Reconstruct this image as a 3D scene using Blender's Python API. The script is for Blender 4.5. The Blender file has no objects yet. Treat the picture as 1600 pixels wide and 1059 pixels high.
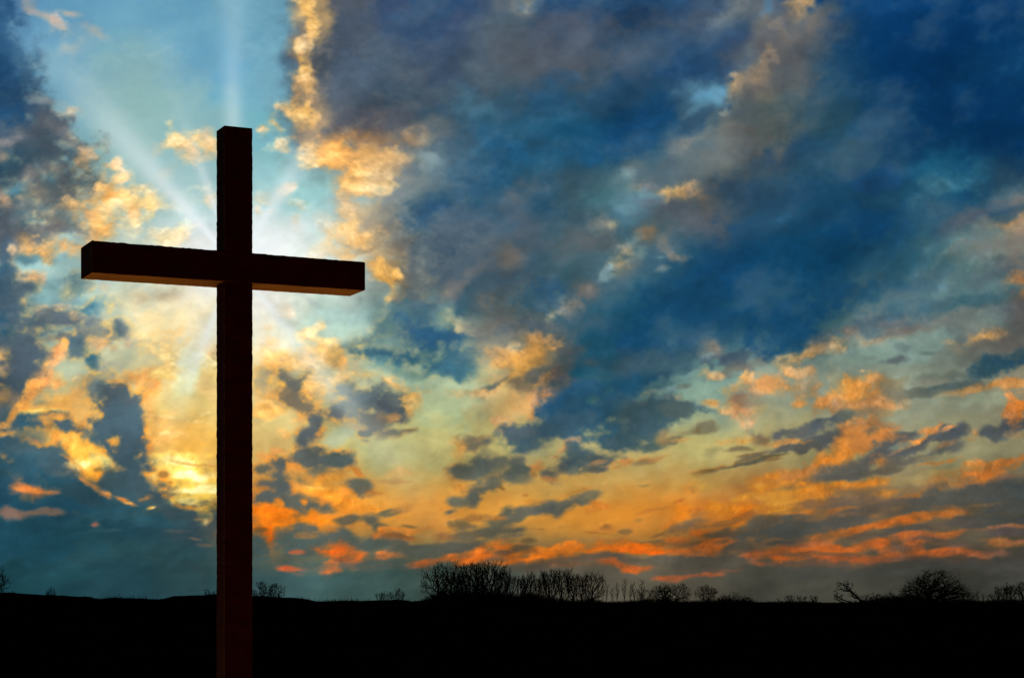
import bpy, bmesh, math, random
import numpy as np
from mathutils import Vector

# ------------------------------------------------------------------ camera, world, sun, exposure
S = bpy.context.scene
C = bpy.context.collection
rad = math.radians
EYE = 1.7
SUN_AZ, SUN_EL = -7.5, 9.1                      # degrees right of north (+Y), above the horizon

cd = bpy.data.cameras.new('camera'); cam = bpy.data.objects.new('camera', cd); C.objects.link(cam)
cam.location = (0, 0, EYE); cam.rotation_euler = (rad(90), 0, 0)
cd.sensor_width = 36; cd.lens = 74.25; cd.shift_y = 0.2566
cd.clip_start = 0.1; cd.clip_end = 20000
S.camera = cam

S.view_settings.view_transform = 'Standard'; S.view_settings.look = 'None'
S.view_settings.exposure = 0; S.view_settings.gamma = 1
S.render.resolution_x = 1024; S.render.resolution_y = 677

sl = bpy.data.lights.new('sun', 'SUN'); sl.energy = 5.0; sl.angle = rad(0.5); sl.color = (1.0, 0.62, 0.28)
sun = bpy.data.objects.new('sun', sl); C.objects.link(sun)
sd = Vector((math.sin(rad(SUN_AZ))*math.cos(rad(SUN_EL)), math.cos(rad(SUN_AZ))*math.cos(rad(SUN_EL)), math.sin(rad(SUN_EL))))
sun.rotation_euler = sd.to_track_quat('Z', 'Y').to_euler()

# ------------------------------------------------------------------ the evening sky, computed here
# The sky map is a chart of world directions: x = 1000*tan(azimuth from north), z = 1000*tan(height)/cos(azimuth).
# Base tints on a coarse grid, then cloud puffs (kind, x, z, radii, tilt, tint, density), all ragged by fractal noise.
SKY_TINTS = '''70 125 170  90 150 185  100 160 190  95 155 185  100 155 175  95 100 110  60 80 110  55 80 120  80 100 115  35 75 120  30 70 115  60 80 105  90 110 130  20 70 120  5 65 125  5 60 115  5 60 115
50 110 155  95 155 185  115 165 180  100 160 190  90 160 195  80 90 105  65 85 105  65 85 110  85 95 105  80 90 100  40 80 115  35 75 115  100 100 105  35 80 115  5 60 110  3 55 105  8 65 115
45 100 140  110 160 175  135 180 180  130 175 180  110 175 190  90 90 95  80 85 95  60 90 110  40 90 120  20 85 125  15 75 120  75 105 120  100 100 95  40 80 100  15 65 105  5 55 100  5 55 100
60 110 130  110 150 155  150 180 175  150 185 185  150 195 195  140 190 190  130 140 140  50 90 115  30 85 120  60 90 105  80 115 125  90 100 105  40 80 110  25 75 110  30 80 110  15 75 115  60 90 105
70 110 125  150 190 190  180 200 190  215 220 215  235 235 230  210 225 215  150 160 150  75 95 110  60 90 110  70 100 110  60 100 120  25 80 115  15 75 115  15 70 110  45 95 115  90 120 120  120 110 100
45 90 115  120 150 150  170 190 170  235 215 160  225 220 190  165 190 175  100 135 135  60 100 118  90 100 100  35 90 115  15 80 115  30 85 115  30 85 110  60 100 110  110 125 120  100 115 115  90 95 95
100 110 105  190 180 130  200 185 135  240 205 130  215 190 130  170 165 125  170 175 140  165 185 150  190 160 110  25 85 110  45 90 105  120 150 140  145 155 135  150 160 140  140 150 130  130 140 125  150 145 120
60 90 105  210 165 90  200 160 90  250 205 110  215 180 110  195 180 115  185 185 125  190 180 115  180 170 110  170 160 110  190 170 110  180 170 110  175 160 105  150 145 105  160 150 110  160 155 115  150 145 110
40 85 100  35 85 100  35 80 95  60 85 95  220 130 50  215 140 65  215 150 70  225 155 70  215 155 75  220 150 65  220 145 60  210 130 60  180 115 60  130 105 75  120 100 75  105 93 72  98 88 70
30 75 85  35 80 90  40 80 90  50 85 90  60 88 90  62 90 88  65 90 85  75 94 85  85 92 82  95 90 76  95 90 75  90 85 72  80 80 70  78 78 68  72 72 64  70 70 62  68 68 62'''
CLOUDS = '''w -178.3 246.4 23.8 18.3 20 150 180 174 0.45
w -178.3 220.8 18.3 14.6 0 143 182 180 0.4
w -209.5 254.6 13.7 5.5 -20 123 166 176 0.35
d -242.4 254.6 8.2 22.9 -8 26 74 120 0.95
d -239.7 241.8 11.9 21.1 -15 29 77 120 0.95
d -231.4 228.1 17.4 13.7 -25 65 86 107 0.9
d -238.8 229.0 11.9 10.1 0 28 79 122 0.8
d -219.5 220.8 11.9 10.1 -30 86 96 108 0.85
d -227.8 212.5 21.1 11.0 0 63 86 102 0.85
d -234.2 220.8 13.7 4.6 10 90 98 108 0.6
d -217.7 207.0 13.7 10.1 -10 76 92 104 0.85
d -236.9 206.1 12.8 6.4 0 51 86 108 0.8
d -221.4 197.0 14.6 8.2 0 86 98 106 0.8
d -204.0 197.0 10.1 7.3 10 88 95 98 0.85
d -236.9 263.8 5.5 11.0 20 47 98 140 0.6
d -230.5 255.6 4.1 8.2 20 54 97 127 0.6
m -240.6 217.6 5.5 2.3 15 154 147 144 0.6
m -241.1 210.7 3.2 2.7 0 176 155 130 0.6
m -225.9 203.4 5.5 2.7 20 141 135 128 0.6
m -211.3 232.7 5.5 2.6 -30 181 176 164 0.6
m -224.1 237.7 5.0 1.5 -15 154 163 162 0.6
l -209.3 232.2 2.4 2.2 0 216 189 151 0.8
m -213.1 220.8 8.2 2.7 -35 120 120 124 0.6
l -202.1 211.6 3.8 3.1 -20 224 181 130 0.85
l -204.9 207.0 3.7 3.7 0 200 154 102 0.8
m -216.3 205.2 3.7 2.3 0 160 140 120 0.5
s -234.2 195.1 8.2 2.4 25 90 148 172 0.7
s -212.2 215.3 4.6 2.0 -20 75 123 146 0.6
m -233.3 191.5 2.3 1.5 0 200 168 136 0.6
l -241.1 190.6 3.7 2.7 -40 208 156 112 0.7
m -225.9 196.0 5.5 5.5 0 124 122 118 0.6
w -227.3 280.3 4.6 1.3 -20 176 156 144 0.7
w -229.6 283.9 2.3 2.7 60 150 148 142 0.5
l -214.0 272.9 2.7 4.6 25 208 178 152 0.75
w -217.7 276.6 4.6 1.8 -25 192 166 146 0.8
w -208.6 278.9 4.1 1.3 -10 203 176 154 0.8
w -198.5 270.2 5.5 2.0 -25 176 164 150 0.7
w -209.0 262.0 3.5 2.0 0 168 169 158 0.5
w -204.0 265.6 6.4 5.5 0 150 166 168 0.4
w -165.5 260.6 5.5 1.1 25 143 180 190 0.4
w -171.0 258.3 11.0 1.3 5 144 180 186 0.3
l -154.5 215.3 8.2 4.6 -15 251 210 139 0.95
l -160.0 215.3 4.6 3.1 0 246 209 146 0.85
l -147.2 217.1 5.5 4.0 10 252 214 147 0.95
l -142.6 214.4 4.6 4.6 -10 243 196 134 0.9
l -150.9 211.6 6.4 2.7 -10 240 189 128 0.8
w -145.4 220.8 2.7 2.7 60 203 184 160 0.5
w -168.3 211.6 2.4 3.1 -10 192 190 168 0.6
w -163.7 203.4 5.0 2.0 30 184 182 166 0.55
l -187.5 207.2 2.4 2.0 0 255 215 160 0.95
l -185.7 201.5 3.8 2.7 20 252 210 150 0.95
l -191.2 197.0 5.5 6.4 10 248 195 122 0.95
l -188.4 192.4 8.2 5.5 0 255 201 122 0.95
l -178.3 196.5 6.4 2.7 0 246 211 148 0.9
l -169.2 192.4 8.2 4.1 -10 251 220 156 0.95
l -199.4 189.6 11.0 3.2 10 242 178 102 0.95
l -182.9 189.6 11.0 4.6 0 255 208 131 0.95
l -172.8 189.6 9.2 3.7 0 253 208 124 0.9
w -160.9 189.6 7.3 3.7 0 216 220 204 0.6
l -143.6 190.6 4.6 3.7 0 243 207 156 0.9
m -191.2 193.3 2.3 4.6 10 232 156 72 0.6
s -115.7 273.9 13.7 22.0 0 104 160 184 0.9
s -115.7 246.4 11.0 14.6 0 116 169 188 0.8
d -77.3 272.9 12.8 23.8 0 82 91 104 1
d -78.2 246.4 13.7 23.8 0 72 86 106 1
d -81.8 228.1 10.1 10.1 0 84 86 94 1
m -89.6 277.5 3.1 11.0 0 160 136 96 0.9
m -92.4 255.6 3.1 12.8 0 154 132 98 0.9
d -87.8 250.1 4.6 11.9 0 80 88 96 0.9
m -89.2 228.1 4.6 8.2 0 128 112 88 0.8
m -75.4 218.9 14.6 3.7 0 140 108 84 0.8
l -99.2 283.0 4.6 3.7 -20 247 199 120 1
l -96.5 279.4 3.1 5.5 10 253 200 114 1
l -94.7 273.9 2.6 7.3 0 249 200 120 1
l -94.5 267.5 1.5 3.7 0 243 196 136 0.9
w -90.1 277.5 1.8 8.2 0 160 138 104 0.7
w -103.8 276.6 2.3 4.6 20 122 146 152 0.5
l -100.9 263.8 1.3 4.0 0 246 207 148 0.95
l -101.1 265.6 1.5 1.8 0 240 200 152 0.9
l -100.0 255.6 1.6 5.5 -8 246 201 129 0.95
l -99.2 249.1 3.1 4.0 10 248 203 128 1
l -101.8 245.5 2.4 3.1 20 238 195 140 0.9
l -96.5 244.6 2.4 4.6 -10 220 180 126 0.85
w -95.1 240.9 1.8 2.7 0 168 152 120 0.7
l -103.8 235.4 3.7 3.1 10 251 201 129 1
l -101.1 232.7 5.5 4.0 -15 248 195 117 1
l -96.0 232.7 2.4 4.2 0 244 192 116 1
l -106.6 233.1 3.3 2.4 0 242 191 126 0.9
m -98.3 226.3 5.5 3.7 -40 184 160 112 0.8
l -93.7 224.4 3.7 3.7 -40 233 179 108 0.85
l -114.8 226.3 4.4 2.7 10 252 207 134 1
l -112.1 224.9 3.1 2.4 -20 251 205 132 1
l -118.5 224.0 2.4 2.4 0 246 198 133 0.95
l -108.4 217.1 4.0 2.2 15 244 207 150 0.95
l -107.5 214.4 2.7 2.2 0 232 197 148 0.8
l -95.6 217.1 5.5 3.7 10 246 207 148 0.95
l -97.4 211.6 5.5 5.5 -30 251 208 138 1
l -96.5 207.0 3.3 3.3 0 248 208 144 0.95
l -100.2 214.4 3.3 1.8 0 246 212 156 0.9
l -84.6 213.4 9.2 3.3 -10 235 164 85 0.95
l -79.1 208.9 8.2 5.5 -40 247 179 100 1
l -81.8 212.5 8.2 4.6 0 242 170 88 0.9
l -73.6 197.0 5.5 4.2 -30 249 189 108 1
l -77.3 199.7 2.7 3.1 0 247 193 122 0.9
l -79.6 190.1 2.4 3.1 0 244 185 120 0.9
l -69.9 196.0 2.4 3.7 0 242 181 108 0.9
l -67.2 211.6 3.7 4.6 20 228 176 112 0.85
l -60.8 208.9 6.4 3.7 20 230 176 106 0.9
l -55.3 210.7 4.6 3.1 30 220 174 112 0.8
l -62.6 197.9 5.5 4.6 20 249 210 148 0.9
l -59.9 196.0 3.1 3.7 0 251 216 152 0.9
m -57.1 204.3 5.5 5.5 0 180 156 120 0.5
l -46.1 220.8 5.5 2.4 5 230 180 108 0.85
m -43.4 218.9 7.3 3.1 5 184 154 112 0.6
m -42.5 221.7 11.0 5.5 0 138 130 116 0.45
m -69.9 214.4 6.4 2.4 0 160 124 92 0.6
w -62.6 215.3 10.1 2.4 10 156 130 102 0.7
w -34.2 224.4 11.0 3.7 0 108 108 104 0.4
s -38.8 209.8 4.6 2.0 -30 156 184 188 0.8
s -36.1 207.0 5.5 2.0 10 136 168 172 0.5
w -42.5 202.5 11.0 7.3 20 124 140 134 0.6
w -29.7 207.0 8.2 7.3 40 92 122 136 0.5
d -62.6 204.3 5.5 1.8 0 138 126 102 0.5
s -69.9 202.0 2.4 1.8 0 156 196 188 0.7
s -64.5 195.1 3.7 1.8 0 160 196 188 0.6
w -16.8 235.4 10.1 5.5 -30 80 124 146 0.7
w -11.4 233.6 11.0 2.7 0 74 122 148 0.5
w -48.0 250.1 8.2 4.6 0 106 106 112 0.6
d -69.9 226.3 18.3 7.3 5 84 88 100 0.7
d -64.5 246.4 20.1 13.7 0 56 84 108 0.6
d -80.0 243.7 11.0 18.3 0 74 88 104 0.6
d -77.3 266.5 14.6 11.0 0 74 92 112 0.5
d -46.1 273.9 14.6 11.0 0 48 84 124 0.6
d -29.7 282.1 18.3 5.5 0 40 84 124 0.6
w -13.2 270.2 9.2 11.0 30 92 108 120 0.5
w -5.9 283.0 5.5 2.7 0 118 118 122 0.5
d -38.8 239.1 14.6 5.5 10 74 90 104 0.6
w -11.4 250.1 10.1 5.5 -20 86 108 120 0.5
d -13.2 204.3 20.1 10.1 30 28 90 134 0.7
d -8.6 222.6 12.8 6.4 -20 34 96 138 0.6
d -29.7 191.5 20.1 4.6 15 42 90 124 0.5
w -15.9 215.3 9.2 1.5 40 58 112 144 0.4
w -113.0 209.8 11.0 1.8 -10 120 168 164 0.4
l -106.6 196.0 3.1 1.5 30 242 194 148 0.8
w -110.2 193.3 3.7 2.7 40 200 204 188 0.6
l -119.4 190.6 3.3 2.7 0 232 204 164 0.7
l -114.8 189.6 3.7 1.8 0 216 200 164 0.6
l -99.2 189.2 4.6 1.3 0 216 200 160 0.6
w 8.2 282.1 5.5 4.6 -10 124 128 120 0.8
l 8.7 281.6 2.6 2.2 -10 170 166 150 0.6
d 54.9 283.0 32.0 2.7 0 42 90 134 0.6
d 30.2 282.1 12.8 3.7 0 36 86 127 0.6
w 23.8 275.7 9.2 5.5 30 102 100 108 0.6
w 13.7 261.0 16.5 8.2 0 94 100 110 0.6
w 58.6 261.0 12.8 8.2 10 92 100 112 0.6
w 75.1 272.9 7.3 4.6 0 90 102 114 0.5
w 32.0 270.2 27.5 5.5 5 84 95 112 0.5
d 89.7 259.2 18.3 6.4 35 35 78 120 0.7
d 108.0 268.4 11.0 5.5 20 53 84 124 0.6
d 18.3 240.9 11.0 6.4 0 28 84 128 0.6
d 64.1 228.1 14.6 8.2 40 18 73 122 0.8
d 56.8 218.9 18.3 5.5 25 20 80 127 0.6
d 27.5 211.6 22.0 5.5 10 26 90 132 0.6
w 22.9 226.3 18.3 3.7 0 42 106 138 0.4
w 9.2 204.3 11.0 4.6 30 44 106 138 0.5
d 45.8 239.1 23.8 5.5 15 46 88 120 0.5
w 92.5 241.8 10.1 6.4 0 92 140 164 0.8
s 97.0 239.1 5.5 4.6 10 96 160 192 0.95
s 91.5 239.1 5.5 3.7 20 92 152 184 0.8
s 87.9 233.6 5.5 1.8 40 84 136 160 0.6
l 106.7 245.5 2.4 3.5 0 230 174 108 0.9
m 106.2 242.7 3.7 5.5 10 168 144 112 0.7
l 105.3 237.2 1.8 2.4 0 168 140 112 0.6
l 117.2 249.1 3.7 4.2 20 220 170 108 0.85
m 116.3 248.2 6.4 5.5 20 160 138 112 0.6
l 119.5 257.4 1.8 5.5 -20 192 152 108 0.6
l 99.3 230.8 2.4 1.1 0 200 204 184 0.85
l 101.6 233.1 1.3 2.7 -30 188 192 172 0.7
w 99.8 277.5 6.4 2.7 40 124 140 144 0.7
w 104.4 282.1 4.6 4.6 20 124 132 136 0.6
w 118.1 274.8 4.6 5.5 40 140 132 120 0.7
s 119.9 281.2 2.7 4.6 20 80 136 176 0.7
s 118.1 278.4 1.8 1.5 0 116 152 172 0.5
w 113.5 281.2 5.5 3.7 0 122 124 128 0.5
w 105.3 278.4 14.6 1.5 55 90 112 126 0.4
w 111.7 257.4 5.5 4.6 45 108 128 138 0.6
w 100.7 270.2 12.8 3.7 25 70 98 124 0.5
w 82.4 214.4 5.5 4.6 20 152 136 124 0.8
l 82.4 216.2 3.1 2.4 10 168 152 140 0.5
w 101.6 218.9 9.2 8.2 -30 128 122 116 0.8
w 93.4 216.2 11.0 9.2 30 108 132 136 0.5
w 91.5 229.9 11.9 3.7 30 92 128 144 0.5
w 106.2 226.3 10.1 7.3 10 124 122 116 0.5
w 98.9 206.1 9.2 7.3 10 114 118 112 0.7
w 86.1 207.9 8.2 4.6 -40 92 116 118 0.6
w 112.6 233.6 9.2 5.5 0 74 94 104 0.6
w 114.4 215.3 8.2 8.2 30 84 92 98 0.5
l 54.9 202.9 3.1 2.7 20 168 180 172 0.75
w 58.6 207.0 5.5 3.7 10 116 122 120 0.7
w 54.9 198.8 3.7 3.7 20 108 152 160 0.7
w 63.2 197.0 11.0 4.6 10 124 122 120 0.7
l 58.6 194.7 3.1 2.4 0 184 144 104 0.7
l 65.9 196.5 3.3 2.0 20 160 156 160 0.6
l 73.2 193.3 4.0 3.7 0 216 164 94 0.9
l 78.7 193.3 5.5 3.1 0 222 168 98 0.9
l 84.2 195.1 3.3 3.7 0 208 160 104 0.8
w 87.0 191.5 5.5 3.7 0 156 132 104 0.7
s 64.1 191.0 7.3 2.4 0 116 170 184 0.8
w 56.8 190.6 8.2 3.1 0 100 148 160 0.7
w 43.9 191.5 9.2 4.6 20 68 116 127 0.7
w 7.3 196.0 5.5 4.6 50 90 108 118 0.7
w 2.7 191.5 6.4 2.7 30 106 110 114 0.6
d 105.3 195.1 13.7 5.5 10 44 82 114 0.7
w 70.5 203.4 12.8 5.5 0 78 104 116 0.6
l 136.8 281.2 3.1 5.5 20 220 174 112 0.9
l 134.9 277.5 2.7 4.0 10 228 184 120 0.85
l 139.5 283.9 4.6 2.0 30 224 176 112 0.85
w 140.4 276.6 5.5 7.3 20 156 130 100 0.8
w 134.9 269.3 4.6 5.5 40 140 124 108 0.8
l 126.7 269.3 2.7 5.5 35 184 156 124 0.7
l 123.5 259.2 1.8 5.5 30 200 166 124 0.7
w 130.4 262.9 8.2 9.2 30 112 108 104 0.8
w 139.5 266.5 10.1 11.0 20 94 100 108 0.7
w 148.7 279.4 5.5 3.7 30 108 100 88 0.6
w 153.3 269.3 5.5 7.3 0 78 90 106 0.5
w 126.7 246.4 10.1 8.2 20 110 108 106 0.7
w 135.9 246.4 8.2 3.7 10 102 98 94 0.5
w 124.0 240.0 5.5 3.3 10 140 132 104 0.5
w 126.7 233.6 11.0 5.5 20 76 98 102 0.6
w 143.2 254.6 13.7 7.3 30 72 96 110 0.5
w 122.1 225.3 5.5 7.3 0 92 110 110 0.6
w 168.8 221.7 14.6 4.6 15 52 96 122 0.5
w 178.0 225.3 9.2 2.7 20 44 88 120 0.5
w 146.8 209.8 12.8 5.5 10 44 90 118 0.5
w 132.2 202.5 11.0 4.6 10 52 92 114 0.5
d 133.1 212.5 10.1 5.5 20 34 72 108 0.6
w 151.4 204.3 11.0 4.6 10 51 90 112 0.5
d 203.6 239.1 27.5 18.3 35 6 55 102 0.5
d 194.5 262.0 14.6 18.3 10 4 56 108 0.6
d 231.1 229.9 14.6 12.8 0 4 56 106 0.6
d 231.1 273.9 14.6 8.2 0 5 58 108 0.6
w 176.1 281.2 18.3 3.7 0 18 80 138 0.5
w 168.8 226.3 23.8 2.4 25 26 84 128 0.3
w 203.6 204.3 14.6 8.2 45 28 106 140 0.6
w 210.9 197.9 11.0 6.4 30 52 116 140 0.6
l 201.8 194.7 4.6 2.4 40 92 140 152 0.4
w 196.3 190.6 10.1 3.7 35 76 124 140 0.6
l 214.6 196.0 5.5 2.2 20 76 134 148 0.35
w 190.8 204.3 5.5 2.7 30 31 100 136 0.5
w 224.7 251.9 16.5 5.5 15 16 79 128 0.4
w 233.8 192.4 8.2 4.6 30 84 112 122 0.7
w 239.3 190.6 5.5 2.7 30 132 122 112 0.7
d 172.5 198.8 12.8 5.5 0 24 72 122 0.6
s -225.0 184.2 8.2 4.6 -30 95 150 166 0.7
d -236.9 176.0 10.1 11.9 -30 90 98 108 0.9
d -212.2 180.6 11.9 5.5 -15 90 100 104 0.8
d -224.1 173.2 11.0 3.7 10 92 98 106 0.8
m -217.7 182.4 5.5 3.7 0 112 116 116 0.6
m -230.5 185.1 3.7 4.6 -40 106 132 144 0.5
l -196.6 182.4 6.4 8.2 0 244 186 104 0.95
l -202.1 184.2 7.3 3.7 30 200 148 92 0.8
l -196.6 176.0 5.5 3.7 10 240 177 96 0.95
l -191.2 185.1 5.5 3.7 30 248 205 134 0.9
d -211.3 176.0 9.2 3.7 -10 108 104 106 0.7
s -185.2 183.3 4.0 3.1 -20 168 190 176 0.7
l -182.0 179.6 3.7 4.6 40 244 214 154 0.8
l -174.7 184.2 10.1 2.7 20 248 218 154 0.85
l -179.3 185.6 3.3 3.3 -40 224 168 104 0.7
w -166.4 180.6 8.2 2.7 20 164 180 172 0.7
w -155.5 176.9 5.5 2.7 20 196 204 202 0.5
l -149.0 179.2 3.7 1.6 10 224 212 184 0.7
l -160.0 175.5 6.4 3.7 10 250 219 150 0.95
l -166.4 173.2 5.5 4.0 0 252 224 164 0.95
l -156.4 172.8 3.7 3.1 0 244 212 152 0.8
w -147.2 170.5 7.3 3.7 0 236 230 216 0.7
w -182.9 171.4 7.3 3.7 0 200 208 188 0.6
m -230.5 170.5 3.7 2.7 -40 176 140 96 0.8
l -224.1 165.9 8.2 3.5 -10 224 164 92 0.95
l -219.5 168.7 5.5 3.1 10 220 168 101 0.9
l -208.6 165.9 6.4 3.7 -5 238 176 102 0.95
l -211.3 169.6 5.5 2.2 0 216 160 100 0.8
s -220.5 159.5 17.4 3.1 0 164 200 196 0.9
s -212.2 164.1 1.8 1.8 0 136 168 176 0.6
s -207.6 160.4 3.7 5.5 0 160 196 192 0.6
w -236.9 167.3 2.2 4.6 0 140 140 136 0.7
d -241.1 162.2 3.7 14.6 0 76 102 120 0.8
l -236.9 166.6 1.6 1.8 0 184 156 128 0.7
l -228.2 153.5 3.8 3.7 0 216 166 112 0.95
l -234.2 153.1 4.6 2.7 -10 207 176 134 0.85
m -227.8 150.3 3.7 2.2 0 168 132 92 0.8
m -235.1 148.5 5.5 2.7 0 138 140 128 0.6
m -237.8 157.7 1.8 3.7 10 168 156 134 0.6
d -240.6 148.5 5.5 10.1 0 46 92 118 0.9
s -221.4 146.7 11.0 4.6 -10 138 180 180 0.7
d -206.7 149.4 6.0 4.2 10 90 126 138 0.85
w -212.2 144.9 4.6 8.2 -20 100 136 140 0.6
d -196.6 139.8 7.9 4.4 10 44 104 132 1
m -203.1 142.1 5.5 2.7 -10 88 124 136 0.7
m -193.9 149.4 3.7 2.4 -30 192 172 140 0.6
w -185.7 142.1 7.3 4.6 20 164 184 170 0.5
d -235.1 141.2 6.4 8.2 -30 74 100 114 0.85
l -231.0 141.2 1.6 2.0 0 168 132 112 0.6
d -233.3 136.6 5.5 3.7 30 68 100 110 0.7
l -220.5 139.8 3.7 1.8 10 192 164 128 0.85
l -214.0 140.1 4.0 1.5 0 184 156 128 0.75
d -214.0 133.9 11.0 4.6 -15 94 106 114 1
l -205.8 134.8 2.7 2.4 -40 176 148 120 0.7
m -221.4 134.8 3.7 2.4 -30 132 132 120 0.6
d -225.0 131.1 7.3 2.7 -10 52 94 116 0.85
m -233.3 132.0 4.6 2.7 30 128 140 140 0.6
d -239.7 129.3 7.3 5.5 0 30 84 112 0.8
w -191.2 132.9 12.8 2.7 10 152 168 160 0.6
d -198.5 128.4 11.9 4.6 0 108 124 128 0.7
d -183.8 129.3 6.0 4.6 -20 76 100 114 0.9
d -188.4 124.7 5.5 3.7 30 92 108 116 0.8
l -191.2 128.4 2.7 2.7 30 176 144 110 0.7
d -212.2 125.6 11.0 3.7 0 94 100 106 0.8
d -229.6 118.3 13.7 10.1 0 78 95 108 1
d -234.2 105.5 11.9 10.1 20 74 93 107 1
d -236.9 123.8 9.2 5.5 10 76 100 112 0.8
d -207.6 121.0 5.5 5.5 -40 86 116 128 0.85
d -198.5 114.6 5.1 4.6 -30 60 104 122 1
l -193.9 121.5 4.6 2.2 10 232 172 108 0.9
l -197.6 122.9 3.7 2.7 0 192 148 108 0.7
l -188.4 119.7 2.2 2.2 0 196 148 104 0.8
l -181.5 121.8 2.0 2.4 0 244 180 120 0.9
m -179.3 123.8 4.6 5.5 -20 140 140 132 0.5
l -193.4 110.5 2.4 2.4 0 216 196 168 0.8
l -241.1 112.8 4.0 5.1 20 200 156 108 0.9
m -239.7 117.4 3.7 2.7 0 168 140 108 0.7
l -212.4 122.7 1.6 2.7 0 240 168 100 0.95
l -215.9 117.4 2.4 4.6 -25 244 164 92 1
l -219.1 111.0 2.4 4.6 -15 244 168 98 1
l -216.8 120.1 1.8 3.1 -40 216 152 96 0.9
l -213.1 117.4 2.0 3.3 -20 208 176 128 0.8
l -222.7 104.6 4.6 3.1 40 242 162 94 1
l -226.9 99.1 3.1 5.5 -35 244 160 80 1
l -230.5 92.7 2.4 4.6 -20 248 160 74 1
m -219.5 123.8 6.4 1.8 10 144 120 104 0.7
s -205.8 110.1 10.1 4.6 -10 168 180 154 0.8
l -214.5 103.2 4.2 4.0 0 224 156 86 0.9
l -207.6 105.5 1.8 1.8 0 232 196 134 0.7
l -204.9 99.1 3.7 4.6 0 236 172 98 0.9
m -202.1 105.5 4.6 3.7 0 180 152 108 0.7
d -198.5 105.5 4.6 5.5 0 108 124 128 0.7
d -191.2 108.2 6.4 5.5 -10 120 140 140 0.7
m -240.6 98.2 5.5 3.7 0 176 140 92 0.8
d -238.8 94.5 5.5 2.7 0 92 104 112 0.6
w -215.9 95.4 11.9 2.7 5 248 192 104 0.9
l -222.3 92.2 6.4 1.3 3 255 224 112 0.95
w -187.5 110.1 6.4 6.4 20 168 176 160 0.5
w -164.6 142.1 20.1 10.1 0 240 223 174 0.8
w -155.5 144.9 11.0 5.5 0 253 235 192 0.7
m -165.5 145.8 7.3 3.7 -5 176 156 116 0.75
m -170.1 134.8 7.3 2.7 0 216 190 140 0.6
w -160.0 131.1 14.6 8.2 10 248 221 156 0.8
l -157.3 123.8 8.2 5.5 10 242 188 104 0.85
l -169.2 117.4 11.0 4.6 0 246 204 124 0.8
l -163.7 115.6 13.7 3.7 5 252 223 144 0.85
l -172.8 109.1 11.0 3.7 0 240 180 96 0.85
l -167.4 107.3 5.5 2.7 0 252 216 120 0.9
l -160.0 111.9 8.2 3.7 20 248 206 124 0.8
l -150.9 113.7 4.6 5.5 40 253 234 160 0.9
l -143.1 118.3 3.1 4.0 20 232 176 92 0.9
m -141.3 115.6 1.8 4.6 0 160 128 88 0.8
l -147.2 108.2 8.2 6.4 0 250 220 136 0.9
l -150.9 105.5 6.4 5.5 0 248 224 152 0.7
w -156.4 103.7 4.6 11.0 -20 221 228 174 0.8
w -150.9 121.0 5.5 11.0 -30 216 220 196 0.7
w -143.6 128.4 5.5 7.3 -20 216 212 188 0.7
l -173.8 102.7 7.3 5.5 -30 240 168 88 0.9
l -178.3 105.5 7.3 3.7 0 232 164 88 0.85
l -186.6 103.7 4.6 2.7 0 224 156 100 0.8
l -171.0 95.4 3.7 5.5 -10 240 152 74 0.9
d -183.8 95.4 12.8 8.2 -20 91 108 116 1
d -178.3 92.7 8.2 5.5 -10 94 107 112 1
d -194.8 100.0 5.5 7.3 0 108 128 128 0.8
l -150.9 95.9 2.4 1.5 0 240 192 112 0.8
l -145.4 100.9 3.7 1.5 0 244 192 112 0.7
w -158.2 96.3 8.2 3.7 0 220 216 144 0.8
l -102.9 179.6 2.7 3.3 -10 246 208 160 0.9
w -102.9 176.0 3.7 3.7 0 220 200 176 0.6
l -120.3 184.2 1.8 2.7 0 232 200 160 0.8
l -114.3 184.7 1.8 1.5 0 216 204 180 0.6
l -99.2 186.8 2.4 1.5 0 224 200 164 0.7
l -88.3 179.6 3.7 4.6 -20 234 210 168 0.85
w -90.1 183.3 4.6 2.7 -20 200 204 184 0.6
l -78.2 184.2 4.6 5.5 -20 232 188 128 0.9
l -80.0 176.9 4.6 4.6 -10 242 198 132 0.95
l -72.7 171.4 8.2 2.7 15 240 188 116 0.95
l -75.4 174.1 5.5 4.6 -20 224 180 120 0.8
d -62.6 178.7 9.2 7.3 -10 114 114 108 0.85
d -66.3 183.3 8.2 3.7 -20 124 132 128 0.7
w -69.9 182.4 4.6 5.5 0 140 148 140 0.6
d -69.9 167.3 9.2 1.8 8 106 116 116 0.85
d -78.2 168.2 4.6 1.1 -15 124 128 112 0.6
l -86.4 165.9 8.2 2.4 15 232 196 140 0.9
l -80.0 164.1 3.7 1.8 0 236 188 120 0.9
w -91.0 166.8 5.5 2.7 20 220 204 164 0.7
l -93.7 164.1 5.5 1.3 0 232 220 196 0.6
l -64.5 160.4 5.5 2.7 0 232 176 96 0.95
l -60.8 156.8 7.3 4.0 -30 248 187 94 1
l -57.1 152.2 4.6 5.5 -10 246 184 94 1
l -62.6 154.9 5.5 3.1 -40 252 207 120 0.9
l -67.2 157.7 2.7 1.8 0 255 217 160 0.9
l -67.2 153.1 2.4 2.7 10 232 208 164 0.6
m -53.5 159.5 5.5 8.2 -10 168 132 84 0.85
m -50.7 165.0 3.7 5.5 0 138 120 96 0.7
d -48.0 151.3 8.2 11.9 0 92 100 104 0.8
d -51.6 169.6 7.3 6.4 -20 100 104 108 0.7
d -41.6 182.4 11.0 6.4 20 38 86 126 0.8
m -24.2 179.6 10.1 6.4 0 70 98 122 0.7
d -28.7 169.6 16.5 6.4 15 60 88 112 0.7
w -24.2 154.0 12.8 2.7 40 104 106 108 0.7
w -28.7 148.5 5.5 2.4 40 116 111 106 0.6
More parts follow.
